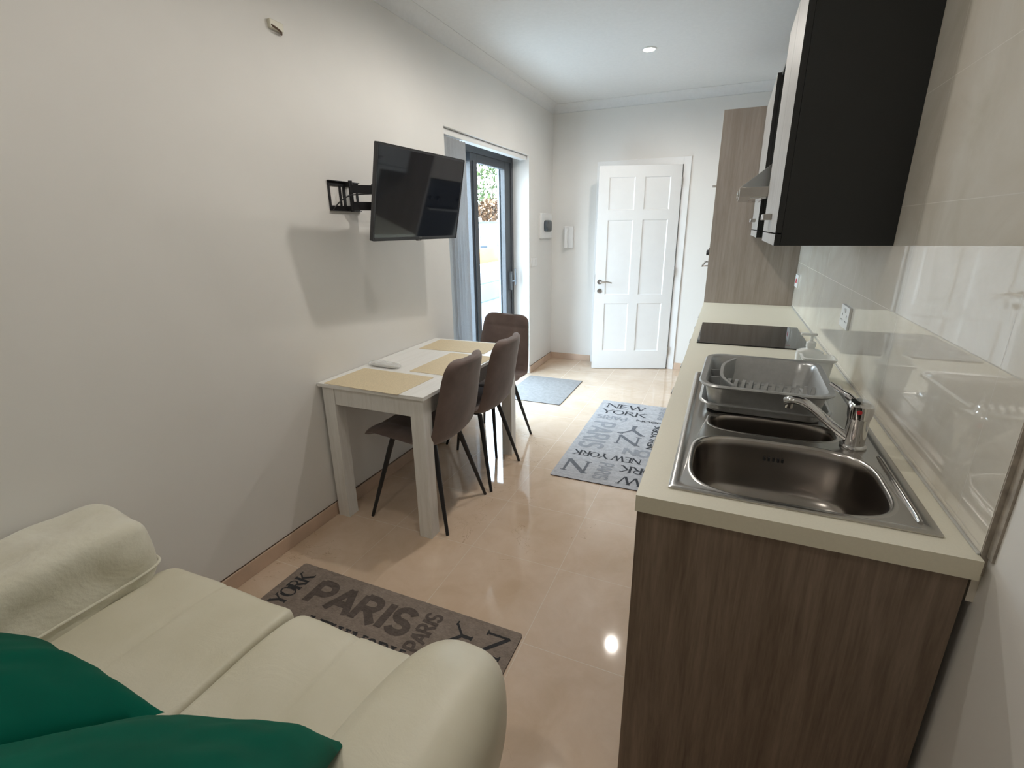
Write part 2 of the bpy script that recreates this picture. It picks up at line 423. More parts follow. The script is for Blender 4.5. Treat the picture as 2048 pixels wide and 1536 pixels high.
# coving: a shallow concave strip
def coving(bm, p0, p1, nrm, r=.07):
    rings = []
    for p in (p0, p1):
        ring = [Vector((p[0], p[1], ZC)), ]
        pts = [(0, -r)]
        pts += [(r-r*math.cos(a), -r+r*math.sin(a)) for a in [PI/2*i/8 for i in range(9)]]
        ring = [Vector((p[0]+nrm[0]*a, p[1]+nrm[1]*a, ZC+b)) for a, b in [(-.004, .004), (-.004, -r-.004), (.004, -r-.004)]+pts+[(r+.005, -.003), (r+.005, .004)]]
        rings.append(ring)
    loft(bm, rings)
bm = bmesh.new(); coving(bm, (XL, YN), (XL, YF), (1, 0)); struct('trim_1', bm, 'ceiling_paint')
bm = bmesh.new(); coving(bm, (XL, YF), (XR, YF), (0, -1)); struct('trim_2', bm, 'ceiling_paint')
bm = bmesh.new(); coving(bm, (XR, YN), (XR, YF), (-1, 0)); struct('trim_3', bm, 'ceiling_paint')
# skirting
HB = .072
def skirt(name, *bs):
    bm = bmesh.new()
    for b in bs: box(bm, *b, 0)
    return struct(name, bm, ['skirting_marble', 'skirting_gap'], smooth=0, bevel=.0012)
def skirt_gap(name, *bs): return struct(name, boxes(*bs), 'skirting_gap', smooth=0)
skirt('baseboard_left', (XL-.001, YN, .0005, XL+.011, YD0, HB), (XL-.001, YD1+.003, .0005, XL+.011, YF, HB))
skirt_gap('trim_7', (XL-.001, YN, HB, XL+.004, YD0, HB+.003), (XL-.001, YD1+.003, HB, XL+.004, YF, HB+.003))
skirt('baseboard_far', (XL+.011, YF-.011, .0005, DX0-.072, YF+.001, HB), (DX1+.072, YF-.011, .0005, -.12, YF+.001, HB))
skirt('baseboard_right', (XR-.011, YN, .0005, XR+.001, .98, HB))
# splash tiles
bm = boxes((.473, 1.0, .80, XR+.001, YF, ZC-.075))
struct('wall_splashback', bm, 'splash_tile', smooth=0)
bm = boxes((.4735, .9965, .86, XR+.001, 1.0, ZC-.08), (.481, .978, .90, XR+.001, .9965, ZC-.08)); struct('trim_4', bm, 'tile_edge', smooth=0)
# door frame
fr = bmesh.new()
fw2, ft = .068, .014
for a, b in ((DX0-fw2, DX0), (DX1, DX1+fw2)): box(fr, a, YF-ft, .0005, b, YF+.001, DZ+fw2)
box(fr, DX0, YF-ft, DZ, DX1, YF+.001, DZ+fw2)
box(fr, DX0-.02, YF, .0005, DX0, YF+.145, DZ+.02); box(fr, DX1, YF, .0005, DX1+.02, YF+.145, DZ+.02); box(fr, DX0, YF, DZ, DX1, YF+.145, DZ+.02)
box(fr, DX0, YF+.05, .0005, DX0+.012, YF+.065, DZ); box(fr, DX1-.012, YF+.05, .0005, DX1, YF+.065, DZ)
struct('trim_5', fr, 'door_paint', smooth=0, bevel=.002)

# ------------------------------------------------------------------ french door (window)
XFd = -1.965
def frame(bm, x0, x1, y0, y1, z0, z1, wy, wz, wzb=None):
    wzb = wzb or wz
    box(bm, x0, y0, z0, x1, y0+wy, z1); box(bm, x0, y1-wy, z0, x1, y1, z1)
    box(bm, x0, y0+wy, z1-wz, x1, y1-wy, z1); box(bm, x0, y0+wy, z0, x1, y1-wy, z0+wzb)
bm = bmesh.new(); frame(bm, XFd-.11, XFd, YD0, YD1, 0, ZD, .05, .062, .03)
win = struct('window_1', bm, 'aluminium_dark', smooth=0, bevel=.002)
bm = bmesh.new(); frame(bm, XFd-.05, XFd-.008, 3.765, YD1-.05, .03, ZD-.062, .125, .065, .09)
box(bm, XFd-.008, 3.80, .1, XFd+.004, 3.83, ZD-.12)
leaf = obj('sliding_leaf', bm, 'aluminium_dark', win, smooth=0, bevel=.002)
bm = boxes((XFd-.032, 3.865, .12, XFd-.026, YD1-.15, ZD-.127)); obj('pane', bm, 'clear_glass', leaf, smooth=0)
bm = bmesh.new(); frame(bm, XFd-.10, XFd-.058, YD0+.05, 3.86, .03, ZD-.062, .09, .065, .09)
leaf2 = obj('sliding_leaf', bm, 'aluminium_dark', win, smooth=0, bevel=.002)
bm = boxes((XFd-.082, YD0+.14, .12, XFd-.076, 3.77, ZD-.127)); obj('pane', bm, 'clear_glass', leaf2, smooth=0)
bm = bmesh.new(); box(bm, XFd-.008, 4.52, .88, XFd+.012, 4.556, 1.06)
tube(bm, [(XFd+.012, 4.538, .97), (XFd+.05, 4.538, .97)], .009); tube(bm, curve_pts([(XFd+.05, 4.538, .93), (XFd+.056, 4.538, .97), (XFd+.05, 4.538, 1.09)]), .008)
obj('handle', bm, 'aluminium_grey', leaf, bevel=.001)
# grey outer shutter guide seen through the pane
bm = boxes((-2.098, YD1-.075, .0, -2.078, YD1-.002, ZD)); struct('trim_6', bm, 'aluminium_grey', smooth=0)
# vertical blind
vb = thing('vertical_blind', 'grey vertical blind gathered at the near side of the glazed terrace door', 'blind', (-1.855, YD0, ZD))
bm = boxes((-.028, .01, -.04, .03, YD1-YD0-.01, -.004)); obj('headrail', bm, 'white_metal', vb, bevel=.002)
bm = boxes((.022, 0.0, -.052, .030, YD1-YD0, -.006)); 
for k in range(7):
    yy = .045+k*.043; ang = R(78-3*k) if k < 6 else R(52)
    bm2 = bmesh.new(); ca, sa = math.cos(ang), math.sin(ang); n = 6
    rings = []
    for z in (-.052, -2.06):
        a = []
        for i in range(n+1):
            s = (i/n-.5)*.089; c = .006*math.cos(PI*(i/n-.5))
            a.append((s*sa-c*ca, yy+s*ca+c*sa, z))
        b = [(p[0]+.0012*ca, p[1]-.0012*sa, p[2]) for p in a][::-1]
        rings.append(a+b)
    loft(bm2, rings); obj('slat', bm2, 'blind_fabric', vb)
bm.free()

# ------------------------------------------------------------------ white panelled door, ajar
dw = .79; dth = .04
door = thing('panel_door', 'white six-panel interior door standing ajar in the far wall', 'door', (-1.2269, 5.028, .006), (0, 0, R(19.21)))
bm = bmesh.new()
px = [0, .102, .352, .442, .69, dw]; pz = [0, .197, .704, .792, 1.53, 1.622, 1.925, 2.027]
dd = .008
def q4(pts, mi=0): 
    f = bm.faces.new([bm.verts.new(p) for p in pts]); f.material_index = mi
for side, y0, s in ((0, 0.0, 1), (1, dth, -1)):
    for i in range(5):
        for j in range(7):
            a, b, c, d = px[i], px[i+1], pz[j], pz[j+1]
            if i in (1, 3) and j in (1, 3, 5):
                e = .009; y1 = y0+s*dd
                o4 = [(a, y0, c), (b, y0, c), (b, y0, d), (a, y0, d)]; i4 = [(a+e, y1, c+e), (b-e, y1, c+e), (b-e, y1, d-e), (a+e, y1, d-e)]
                for k in range(4): q4([o4[k], o4[(k+1) % 4], i4[(k+1) % 4], i4[k]])
                q4(i4)
            else: q4([(a, y0, c), (b, y0, c), (b, y0, d), (a, y0, d)])
for a in (0, dw): q4([(a, 0, 0), (a, dth, 0), (a, dth, pz[-1]), (a, 0, pz[-1])])
for z in (0, pz[-1]): q4([(0, 0, z), (dw, 0, z), (dw, dth, z), (0, dth, z)])
bmesh.ops.remove_doubles(bm, verts=bm.verts[:], dist=1e-5)
obj('door_leaf', bm, 'door_paint', door, smooth=0)
bm = bmesh.new(); mt = Matrix.Translation((.045, 0, .926)) @ Matrix.Rotation(PI/2, 4, 'X')
lathe(bm, [(0, 0), (.025, 0), (.025, .006), (.022, .009), (0, .009)], 24)
for v in bm.verts: v.co = mt @ v.co
tube(bm, curve_pts([(.045, -.008, .926), (.045, -.045, .926), (.06, -.055, .926), (.11, -.055, .930), (.165, -.052, .918)]), [.009]*24+[.007]*9, 10)
obj('handle', bm, 'steel_handle', door)
bm = bmesh.new(); lathe(bm, [(0, 0), (.024, 0), (.024, .006), (.014, .009), (0, .011)], 24)
mt = Matrix.Translation((.047, 0, .833)) @ Matrix.Rotation(PI/2, 4, 'X')
for v in bm.verts: v.co = mt @ v.co
obj('lock_escutcheon', bm, 'steel_handle', door)
for z in (.20, 1.02, 1.87):
    bm = bmesh.new(); tube(bm, [(dw+.003, -.004, z-.045), (dw+.003, -.004, z+.045)], .006, 10); box(bm, dw-.001, -.001, z-.04, dw+.001, .03, z+.04)
    obj('hinge', bm, 'steel_handle', door)
bm = boxes((-.0015, .008, .82, .0005, .032, 1.0)); obj('latch_plate', bm, 'steel_handle', door)

# ------------------------------------------------------------------ wall bits
t = thing('fuse_box', 'white consumer unit with dark smoked flap on wall beside the terrace door', 'fuse box', (XL, 5.07, 1.49))
bm = boxes((-.002, -.155, -.125, .022, .18, .125)); obj('case', bm, 'white_plastic', t, bevel=.006)
bm = soft(.022, .035, -.0, .018, .115, .058, 5, 6); obj('flap', bm, 'dark_glass', t)
bm = boxes((XL-.001, 4.675, 1.098, XL+.009, 4.82, 1.183), (XL+.009, 4.70, 1.115, XL+.012, 4.735, 1.165), (XL+.009, 4.76, 1.115, XL+.012, 4.795, 1.165))
tag(obj('light_switch', bm, 'white_plastic', None, bevel=.003), 'white light switch plate on the wall right of the terrace door', 'light switch')
t = thing('intercom_handset', 'white intercom handset on the far wall left of the door', 'intercom', (-1.602, YF, 1.37))
bm = boxes((-.05, -.03, -.115, .05, .001, .115)); obj('base', bm, 'white_plastic', t, bevel=.008, seg=3)
bm = bmesh.new(); loft(bm, [rrect(-.022, -.05, .020, .022, .012, -.11), rrect(-.022, -.045, .020, .020, .012, -.09), rrect(-.022, -.052, .017, .012, .009, -.05), rrect(-.022, -.052, .017, .012, .009, .06), rrect(-.022, -.045, .020, .020, .012, .085), rrect(-.022, -.05, .020, .022, .012, .11)]); obj('handset', bm, 'white_plastic', t, smooth=50)
t = thing('wall_cable_outlet', 'small worn beige cable outlet high on the left wall', 'outlet', (XL, 1.762, 2.265))
bm = boxes((-.001, -.034, -.016, .016, .034, .016)); obj('cover', bm, 'worktop_cream', t, bevel=.003)
bm = bmesh.new(); tube(bm, curve_pts([(.012, -.03, -.004), (.022, -.01, -.014), (.02, .012, -.02), (.004, .03, -.022)]), .004, 8); obj('stub', bm, 'bark', t)

# ------------------------------------------------------------------ kitchen run
XW0, XW1, YW0, YW1, ZW = -.128, .4725, .978, 4.078, .90
SX0, SX1, SY0, SY1 = -.066, .434, 1.035, 2.03
bc = thing('base_cabinets', 'long run of wood-look base cabinets under the cream worktop', 'kitchen cabinet', (0, 0, 0))
bm = boxes((-.125, .992, .0, .466, 1.010, .8595)); obj('end_panel', bm, 'laminate_shaded', bc, bevel=.001)
bm = boxes((-.105, 1.010, .12, .466, 1.014+.002, .72), (-.105, 1.012, .12, .466, YW1-.002, .14), (-.04, 1.012, 0, -.025, YW1-.002, .12), (-.105, YW1-.02, .0, .466, YW1-.002, .8595), (.44, 1.012, .12, .466, YW1-.002, .72), (-.105, 2.14, .12, .466, 2.16, .8595), (-.105, 3.2, .12, .466, 3.22, .8595))
obj('carcass', bm, 'cabinet_black', bc)
ys = [1.012, 1.582, 2.15, 2.58, 3.18, 3.63, 4.074]
for a, b in zip(ys, ys[1:]):
    bm = boxes((-.125, a+.002, .125, -.106, b-.002, .852)); d_ = obj('door', bm, 'laminate_shaded', bc, bevel=.0015)
    bm = bmesh.new(); tube(bm, [(-.125, b-.12, .80), (-.15, b-.12, .80), (-.15, b-.05, .80), (-.125, b-.05, .80)], .005, 8); obj('handle', bm, 'steel_handle', d_)
# worktop with a cut-out for the sink
bm = bmesh.new()
hx0, hx1, hy0, hy1 = SX0+.012, SX1-.012, SY0+.012, SY1-.012
for b in ((XW0, YW0, hx0, YW1), (hx1, YW0, XW1, YW1), (hx0, YW0, hx1, hy0), (hx0, hy1, hx1, YW1)):
    box(bm, b[0], b[1], ZW-.04, b[2], b[3], ZW)
bmesh.ops.remove_doubles(bm, verts=bm.verts[:], dist=1e-6)
for f in bm.faces:
    if abs(f.calc_center_median().z-(ZW-.02)) < .001 and (abs(f.calc_center_median().y-YW0) < .001 or abs(f.calc_center_median().x-XW0) < .001): f.material_index = 1
wt = obj('worktop', bm, ['worktop_cream', 'worktop_edge_band'], None, smooth=0)
tag(wt, 'cream laminate kitchen worktop running the length of the right wall', 'worktop')
# silicone line between worktop and tiles
bm = boxes((.468, YW0+.02, ZW, .4732, YW1, ZW+.004)); tag(obj('sealant_bead', bm, 'sealant_grey', None, bevel=.001), 'thin grey sealant bead where the worktop meets the tiles', 'sealant')

# sink
sk = thing('kitchen_sink', 'stainless steel inset sink with large and half bowl at the worktop end', 'sink', (0, 0, ZW))
NB = 72
b1c = (.178, 1.222, .200, .166, 3.6); b2c = (.168, 1.503, .158, .070, 3.2)
zt = .006
def plate():
    bm = bmesh.new()
    def loop(pts):
        vs_ = [bm.verts.new(p) for p in pts]
        return [bm.edges.new((vs_[i], vs_[(i+1) % len(vs_)])) for i in range(len(vs_))]
    cxm, cym = (SX0+SX1)/2, (SY0+SY1)/2; hx, hy = (SX1-SX0)/2, (SY1-SY0)/2
    inner = rrect(cxm, cym, hx-.024, hy-.022, .03, .003, 8)
    es = loop(inner)
    for c in (b1c, b2c): es += loop(sring(c[0], c[1], c[2]+.014, c[3]+.012, .003, c[4], NB))
    bmesh.ops.triangle_fill(bm, use_beauty=True, use_dissolve=False, edges=es)
    # rim
    outs = [(0, .0002, .004), (.0, .0035, .004), (.003, .0055, .006), (.010, .0058, .010), (.016, .0052, .014), (.020, .0032, .02), (.024, .003, .03)]
    loft(bm, [rrect(cxm, cym, hx-d, hy-min(d, d*.92), r, z, 8) for d, z, r in outs[:-1]]+[inner], cap=False)
    for c in (b1c, b2c):
        e = c[4]
        rr = [(.014, .003), (.011, .0042), (.007, .0044), (.003, .003), (.0, -.002)]
        loft(bm, [sring(c[0], c[1], c[2]+d, c[3]+d*.85, z, e, NB) for d, z in rr], cap=False)
    tube(bm, [(.408, 1.075, .002), (.408, 1.095, .0045), (.408, 1.36, .0045), (.408, 1.385, .002)], .0055, 10)
    # drainer ribs
    for i in range(7):
        xx = .03+i*.052
        tube(bm, [(xx, 1.66, .0035), (xx, 1.70, .0045), (xx, 1.97, .0045), (xx, 1.985, .0035)], .0028, 6)
    bmesh.ops.remove_doubles(bm, verts=bm.verts[:], dist=1e-5)
    return bm
obj('drainer_plate', plate(), 'stainless', sk, smooth=50)
def bowl(c, depth, name, taper=.025):
    bm = bmesh.new(); rings = []
    prof = [(0, -.002), (.002, -.006)]
    for i in range(1, 7): prof.append((.002+taper*.35*i/6, -.006-(depth-.055)*i/6))
    for i in range(1, 9):
        a = PI/2*i/8; prof.append((taper*.4+.05*(1-math.cos(a)), -(depth-.05)-.05*math.sin(a)))
    zb = -depth
    for s in (.6, .35, .16): pass
    rings = [sring(c[0], c[1], c[2]-d, c[3]-d*min(1, c[3]/.12), z, max(2.4, c[4]-d*8), NB) for d, z in prof]
    last = prof[-1][0]
    for k in (.8, .5, .3): rings.append(sring(c[0], c[1], (c[2]-last)*k, (c[3]-last*min(1, c[3]/.12))*k, zb-.001*(1-k), 2.4, NB))
    rings.append(sring(c[0], c[1], .022, .022, zb-.002, 2, NB))
    loft(bm, rings, cap=False)
    f = bm.faces.new([v for v in bm.verts[-NB:]])
    return obj(name, bm, 'stainless_bowl', sk, smooth=60)
B1 = bowl(b1c, .165, 'large_bowl'); B2 = bowl(b2c, .11, 'half_bowl')
for c, d in ((b1c, .165), (b2c, .11)):
    bm = bmesh.new(); lathe(bm, [(0, .0), (.012, .0), (.016, -.001), (.030, -.001), (.036, .002), (.038, .0), (.038, -.004), (0, -.004)], 28, (c[0], c[1], -d+.003)); obj('drain', bm, 'chrome', sk)
bm = bmesh.new()
for k in range(5):
    xx = .155+k*.011
    tube(bm, [(xx, 1.3805, -.040), (xx, 1.3790, -.050)], .0028, 8)
obj('overflow', bm, 'black_metal', sk)

# tap
TX, TY = .362, 1.437
tp = thing('mixer_tap', 'chrome mixer tap with red dot standing on the sink', 'tap', (TX, TY, ZW+.0035))
bm = bmesh.new(); lathe(bm, [(0, 0), (.030, 0), (.031, .004), (.029, .007), (.0245, .009), (.0245, .078), (.026, .080), (.026, .084), (0, .084)], 40); obj('body', bm, 'chrome', tp, smooth=40)
def oring(c, a, b, u, v, n=20): return [c+u*math.cos(2*PI*i/n)*a+v*math.sin(2*PI*i/n)*b for i in range(n)]
cen = curve_pts([(-.012, .0, .020), (-.05, .012, .045), (-.10, .028, .083), (-.125, .036, .096), (-.150, .044, .097), (-.166, .049, .090)], 6)
rings = []
for i, p in enumerate(cen):
    d = (cen[min(i+1, len(cen)-1)]-cen[max(i-1, 0)]).normalized(); u = Vector((-d.y, d.x, 0)).normalized(); v = d.cross(u)
    tt = i/(len(cen)-1)
    rings.append(oring(p, .0130+.005*tt, .0115, u, v))
bm = bmesh.new(); loft(bm, rings); tube(bm, [cen[-1]+Vector((0.010, -.003, -.002)), cen[-1]+Vector((.009, -.003, -.017))], .0105, 16); obj('spout', bm, 'chrome', tp, smooth=50)
bm = bmesh.new(); loft(bm, [sring(0, 0, .027, .027, .0845, 2.2, 32), sring(0, 0, .0285, .029, .102, 2.4, 32), sring(0, .003, .0275, .033, .117, 3, 32), sring(-.001, .006, .020, .028, .124, 2.8, 32)])
tube(bm, curve_pts([(-.005, .015, .112), (-.02, .045, .122), (-.045, .088, .132), (-.055, .105, .136)]), [.009]*10+[.006]*15, 12)
lv = obj('lever', bm, 'chrome', tp, smooth=50)
bm = bmesh.new(); lathe(bm, [(0, 0), (.0065, 0), (.0055, .002), (0, .0025)], 16)
mt = Matrix.Translation((-.0075, -.0275, .104)) @ Matrix.Rotation(PI/2, 4, 'X')
for v in bm.verts: v.co = mt @ v.co
obj('red_dot', bm, 'red_mark', lv)

# dish rack on its tray
def tray_like(bm, cx, cy, hx, hy, z0, z1, th, flare, rim, r, hole=False):
    outer = [rrect(cx, cy, hx-flare, hy-flare, r*.8, z0), rrect(cx, cy, hx-flare*.3, hy-flare*.3, r, z1-.008), rrect(cx, cy, hx+rim, hy+rim, r+rim, z1-.006), rrect(cx, cy, hx+rim+.002, hy+rim+.002, r+rim, z1-.002), rrect(cx, cy, hx+rim, hy+rim, r+rim, z1), rrect(cx, cy, hx+rim*.4, hy+rim*.4, r+rim*.4, z1+.001),
             rrect(cx, cy, hx-th, hy-th, r-th, z1-.006), rrect(cx, cy, hx-flare-th, hy-flare-th, r*.8-th, z0+th)]
    loft(bm, outer)
RKY = 1.725
tr = thing('drip_tray', 'silver plastic drip tray under the dish rack beside the half bowl', 'tray', (.152, RKY+.01, ZW+.009), (0, 0, R(-1.0)))
bm = bmesh.new(); tray_like(bm, 0, 0, .172, .180, .0, .030, .003, .014, .010, .05); obj('tray_body', bm, 'rack_plastic', tr, smooth=50)
dr = thing('dish_rack', 'empty silver plastic dish rack with cutlery section on the drainer', 'dish rack', (.150, RKY, ZW+.014), (0, 0, R(-1.5)))
bm = bmesh.new()
zr = .092
outer = [rrect(0, 0, .150, .170, .045, .004), rrect(0, 0, .160, .185, .05, .05), rrect(0, 0, .166, .195, .055, zr-.010), rrect(0, 0, .180, .212, .065, zr-.008), rrect(0, 0, .185, .217, .07, zr-.002), rrect(0, 0, .181, .213, .068, zr+.002),
         rrect(0, 0, .166, .197, .055, zr), rrect(0, 0, .161, .191, .052, zr-.008), rrect(0, 0, .155, .182, .048, .05), rrect(0, 0, .147, .166, .043, .008)]
loft(bm, outer); obj('basket', bm, 'rack_plastic', dr, smooth=45)
bm = bmesh.new()
dv = curve_pts([(-.085, .175, 0), (-.118, .09, 0), (-.124, 0, 0), (-.118, -.09, 0), (-.085, -.175, 0)], 8)
loft(bm, [[(p.x-.0015, p.y, z) for p in dv]+[(p.x+.0015, p.y, z) for p in dv[::-1]] for z in (.009, .085)])
loft(bm, [[(p.x-.005, p.y, z) for p in dv]+[(p.x+.005, p.y, z) for p in dv[::-1]] for z in (.085, .090)])
for yy in (.045, -.045): box(bm, -.160, yy-.002, .009, -.122, yy+.002, .075)
obj('cutlery_divider', bm, 'rack_plastic', dr)
for i in range(12):
    xx = -.098+i*.0225; yb = .015
    bm = bmesh.new()
    cp = curve_pts([(xx-.006, yb-.03, .009), (xx-.003, yb-.028, .040), (xx+.002, yb-.006, .058), (xx+.004, yb+.022, .040), (xx+.005, yb+.03, .009)], 5)
    loft(bm, [[(p.x-.0055, p.y, p.z), (p.x+.0055, p.y, p.z), (p.x+.0055, p.y, p.z-.004), (p.x-.0055, p.y, p.z-.004)] for p in cp]); obj('plate_prong', bm, 'rack_plastic', dr, smooth=50)
bm = bmesh.new()
loft(bm, [rrect(.02, .08, .115, .055, .02, .0085), rrect(.02, .08, .115, .055, .02, .012), rrect(.02, .08, .110, .050, .018, .012), rrect(.02, .08, .110, .050, .018, .009)]); obj('base_frame', bm, 'rack_plastic', dr)

# soap set
sp = thing('soap_dispenser_set', 'white ceramic soap pump with sponge holder behind the dish rack', 'soap dispenser', (.345, 2.09, ZW))
bm = bmesh.new()
loft(bm, [rrect(.01, -.02, .040, .036, .014, 0), rrect(.01, -.02, .048, .040, .016, .080), rrect(.01, -.02, .056, .047, .018, .086), rrect(.01, -.02, .058, .048, .018, .094), rrect(.01, -.02, .050, .041, .016, .096), rrect(.01, -.02, .046, .038, .014, .088), rrect(.01, -.02, .036, .032, .012, .01)])
obj('sponge_holder', bm, 'ceramic', sp, smooth=45)
bm = bmesh.new()
loft(bm, [rrect(-.010, .046, .044, .024, .012, 0), rrect(-.010, .046, .046, .024, .014, .088), rrect(-.010, .046, .044, .023, .014, .100), rrect(-.010, .046, .030, .020, .014, .106), rrect(-.010, .046, .015, .015, .0149, .110), rrect(-.010, .046, .014, .014, .0139, .118)])
obj('bottle', bm, 'ceramic', sp, smooth=45)
bm = bmesh.new(); lathe(bm, [(0, .117), (.017, .117), (.017, .134), (.010, .139), (.005, .141), (.005, .162), (0, .162)], 24, (-.010, .046, 0))
loft(bm, [rrect(-.022, .046, .028, .007, .006, .160), rrect(-.022, .046, .029, .008, .007, .165), rrect(-.022, .046, .026, .006, .005, .169)])
obj('pump', bm, 'ceramic', sp, smooth=45)

# hob
bm = boxes((-.095, 2.59, ZW, .415, 3.17, ZW+.006), )
hb = thing('induction_hob', 'black glass hob set into the worktop', 'hob', (0, 0, 0))
obj('glass_plate', bm, 'hob_glass', hb, bevel=.002)
bm = bmesh.new(); text(bm, 'II', .33, 2.64, 90, .02, .03, ZW+.0064, 0, serif=False)
for (cx, cy, r) in ((.05, 2.75, .09), (.05, 3.0, .075), (.29, 2.75, .075), (.29, 3.0, .09)): pass
obj('printed_mark', bm, 'hob_print', hb, smooth=0)

# sockets on tiles
def socket(y, z, label, red):
    t = thing('wall_socket', label, 'socket', (.473, y, z))
    bm = boxes((-.009, -.073, -.043, .001, .073, .043))
    if red:
        t.name = 'cooker_switch'
        bm2 = boxes((-.013, -.02, -.014, -.009, .005, .014)); obj('rocker', bm2, 'red_mark', t, bevel=.001)
        box(bm, -.0095, .03, -.003, -.009, .036, .003, 1)
    else:
        for s in (-1, 1):
            box(bm, -.0095, s*.037-.003, .0, -.0088, s*.037+.003, .010, 1)
            for k in (-1, 1): box(bm, -.0095, s*.037+k*.011-.004, -.018, -.0088, s*.037+k*.011+.004, -.013, 1)
        bm2 = boxes((-.012, -.014, .018, -.009, -.002, .032), (-.012, .002, .018, -.009, .014, .032)); obj('switch', bm2, 'white_plastic', t, bevel=.001)
    obj('face_plate', bm, ['white_plastic', 'black_plastic'], t, smooth=0)
socket(2.332, 1.108, 'white double power socket on the tiles above the hob front', False)
socket(3.955, 1.095, 'white cooker switch with red rocker beside the tall cabinet', True)

# upper cabinets
XU = .14; ZU0, ZU1 = 1.40, 2.222
def dark_ends(bm):
    bm.normal_update()
    for f in bm.faces:
        c = [v.co.y for v in f.verts]
        if max(c)-min(c) < 1e-5: f.material_index = 1
    return bm
def wall_cabinet(y0, y1, label, split, tops=None):
    t = thing('wall_cabinet', label, 'kitchen cabinet', (0, 0, 0), group=None)
    bm = boxes((XU+.02, y0, ZU0, .4725, y0+.018, ZU1), (XU+.02, y1-.018, ZU0, .4725, y1, ZU1), (XU+.02, y0+.018, ZU0, .4725, y1-.018, ZU0+.018), (XU+.02, y0+.018, ZU1-.018, .4725, y1-.018, ZU1), (.45, y0+.018, ZU0+.018, .4725, y1-.018, ZU1-.018))
    obj('carcass', bm, 'cabinet_black', t, smooth=0)
    bm = dark_ends(boxes((XU, y0, ZU0, XU+.019, y1, ZU0+.036))); obj('pelmet_strip', bm, ['laminate_front', 'cabinet_black'], t, smooth=0)
    ys_ = [y0]+split+[y1]
    for i, (a, b) in enumerate(zip(ys_, ys_[1:])):
        bm = boxes((XU, a+(.0012 if i else 0), ZU0+.041, XU+.019, b-(.0012 if i < len(split) else 0), ZU1)); d_ = obj('door', dark_ends(bm), ['laminate_front', 'cabinet_black'], t, smooth=0)
        hy = b-.045 if i == 0 else a+.045
        if len(ys_) == 2: hy = a+.05
        bm = bmesh.new()
        box(bm, XU-.030, hy-.030, ZU0+.086, XU-.022, hy+.030, ZU0+.108); box(bm, XU-.023, hy-.030, ZU0+.086, XU+.001, hy-.020, ZU0+.108); box(bm, XU-.023, hy+.020, ZU0+.086, XU+.001, hy+.030, ZU0+.108)
        obj('handle', bm, 'steel_handle', d_, bevel=.002)
    return t
wall_cabinet(1.913, 2.617, 'large wall cabinet with black side and grey wood doors above the sink end', [2.265])
wall_cabinet(3.215, 4.072, 'further wall cabinet between the cooker hood and the tall cabinet', [3.64])
bm = boxes((XU+.02, 2.619, ZU1-.018, .4725, 3.213, ZU1)); tag(obj('cabinet_top_board', bm, 'cabinet_black', None, bevel=.001), 'black board bridging the two wall cabinets above the cooker hood', 'board')

# hood
hd = thing('cooker_hood', 'stainless steel cooker hood with sloping canopy between the wall cabinets', 'cooker hood', (0, 0, 0))
bm = bmesh.new()
y0, y1 = 2.625, 3.207
loft(bm, [[(.02, y0, 1.592), (.472, y0, 1.592), (.472, y1, 1.592), (.02, y1, 1.592)], [(.02, y0, 1.634), (.472, y0, 1.634), (.472, y1, 1.634), (.02, y1, 1.634)]])
loft(bm, [[(.022, y0+.002, 1.634), (.472, y0+.002, 1.634), (.472, y1-.002, 1.634), (.022, y1-.002, 1.634)], [(.22, y0+.18, 1.80), (.472, y0+.18, 1.80), (.472, y1-.18, 1.80), (.22, y1-.18, 1.80)]], cap=False)
obj('canopy', bm, 'stainless', hd, smooth=20, bevel=.0015)
bm = boxes((.22, y0+.18, 1.80, .472, y1-.18, 2.19)); obj('chimney', bm, 'stainless', hd, bevel=.0015)
for a, b in ((2.67, 2.91), (2.92, 3.16)):
    bm = boxes((.07, a, 1.586, .43, b, 1.592))
    for k in range(9): box(bm, .085+k*.038, a+.01, 1.584, .105+k*.038, b-.01, 1.586)
    obj('grease_filter', bm, 'chrome', hd, smooth=0)
bm = boxes((.012, 2.70, 1.598, .021, 3.13, 1.622)); obj('control_bar', bm, 'chrome', hd, bevel=.002)

# tall cabinet
tu = thing('tall_cabinet', 'tall grey wood cabinet housing an oven at the far end of the worktop', 'kitchen cabinet', (0, 0, 0))
TY0, TY1 = 4.08, 4.72
bm = boxes((-.128, TY0, 0, .4725, TY0+.018, 2.236), (-.108, TY1-.018, 0, .4725, TY1, 2.236), (-.108, TY0+.018, 2.218, .4725, TY1-.018, 2.236), (-.108, TY0+.018, .09, .4725, TY1-.018, .108), (.45, TY0+.018, .108, .4725, TY1-.018, 2.218))
obj('carcass', bm, 'laminate_grey', tu, smooth=0, bevel=.001)
for a, b, hz in ((1.45, 2.234, 1.75), (.10, .80, .74)):
    bm = boxes((-.128, TY0+.0195, a, -.109, TY1, b)); d_ = obj('door', bm, 'laminate_grey', tu, bevel=.001)
    bm = boxes((-.158, TY0+.10, hz-.007, -.150, TY0+.16, hz+.007), (-.151, TY0+.10, hz-.007, -.127, TY0+.11, hz+.007), (-.151, TY0+.15, hz-.007, -.127, TY0+.16, hz+.007)); obj('handle', bm, 'steel_handle', d_, bevel=.002)
bm = boxes((-.127, TY0+.02, .81, -.02, TY1-.02, 1.44)); ov = obj('oven_front', bm, 'hob_glass', tu, bevel=.003)
bm = boxes((-.175, TY0+.05, 1.165, -.163, TY1-.05, 1.18), (-.164, TY0+.06, 1.168, -.129, TY0+.08, 1.178), (-.164, TY1-.08, 1.168, -.129, TY1-.06, 1.178)); obj('oven_handle', bm, 'steel_handle', ov, bevel=.002)
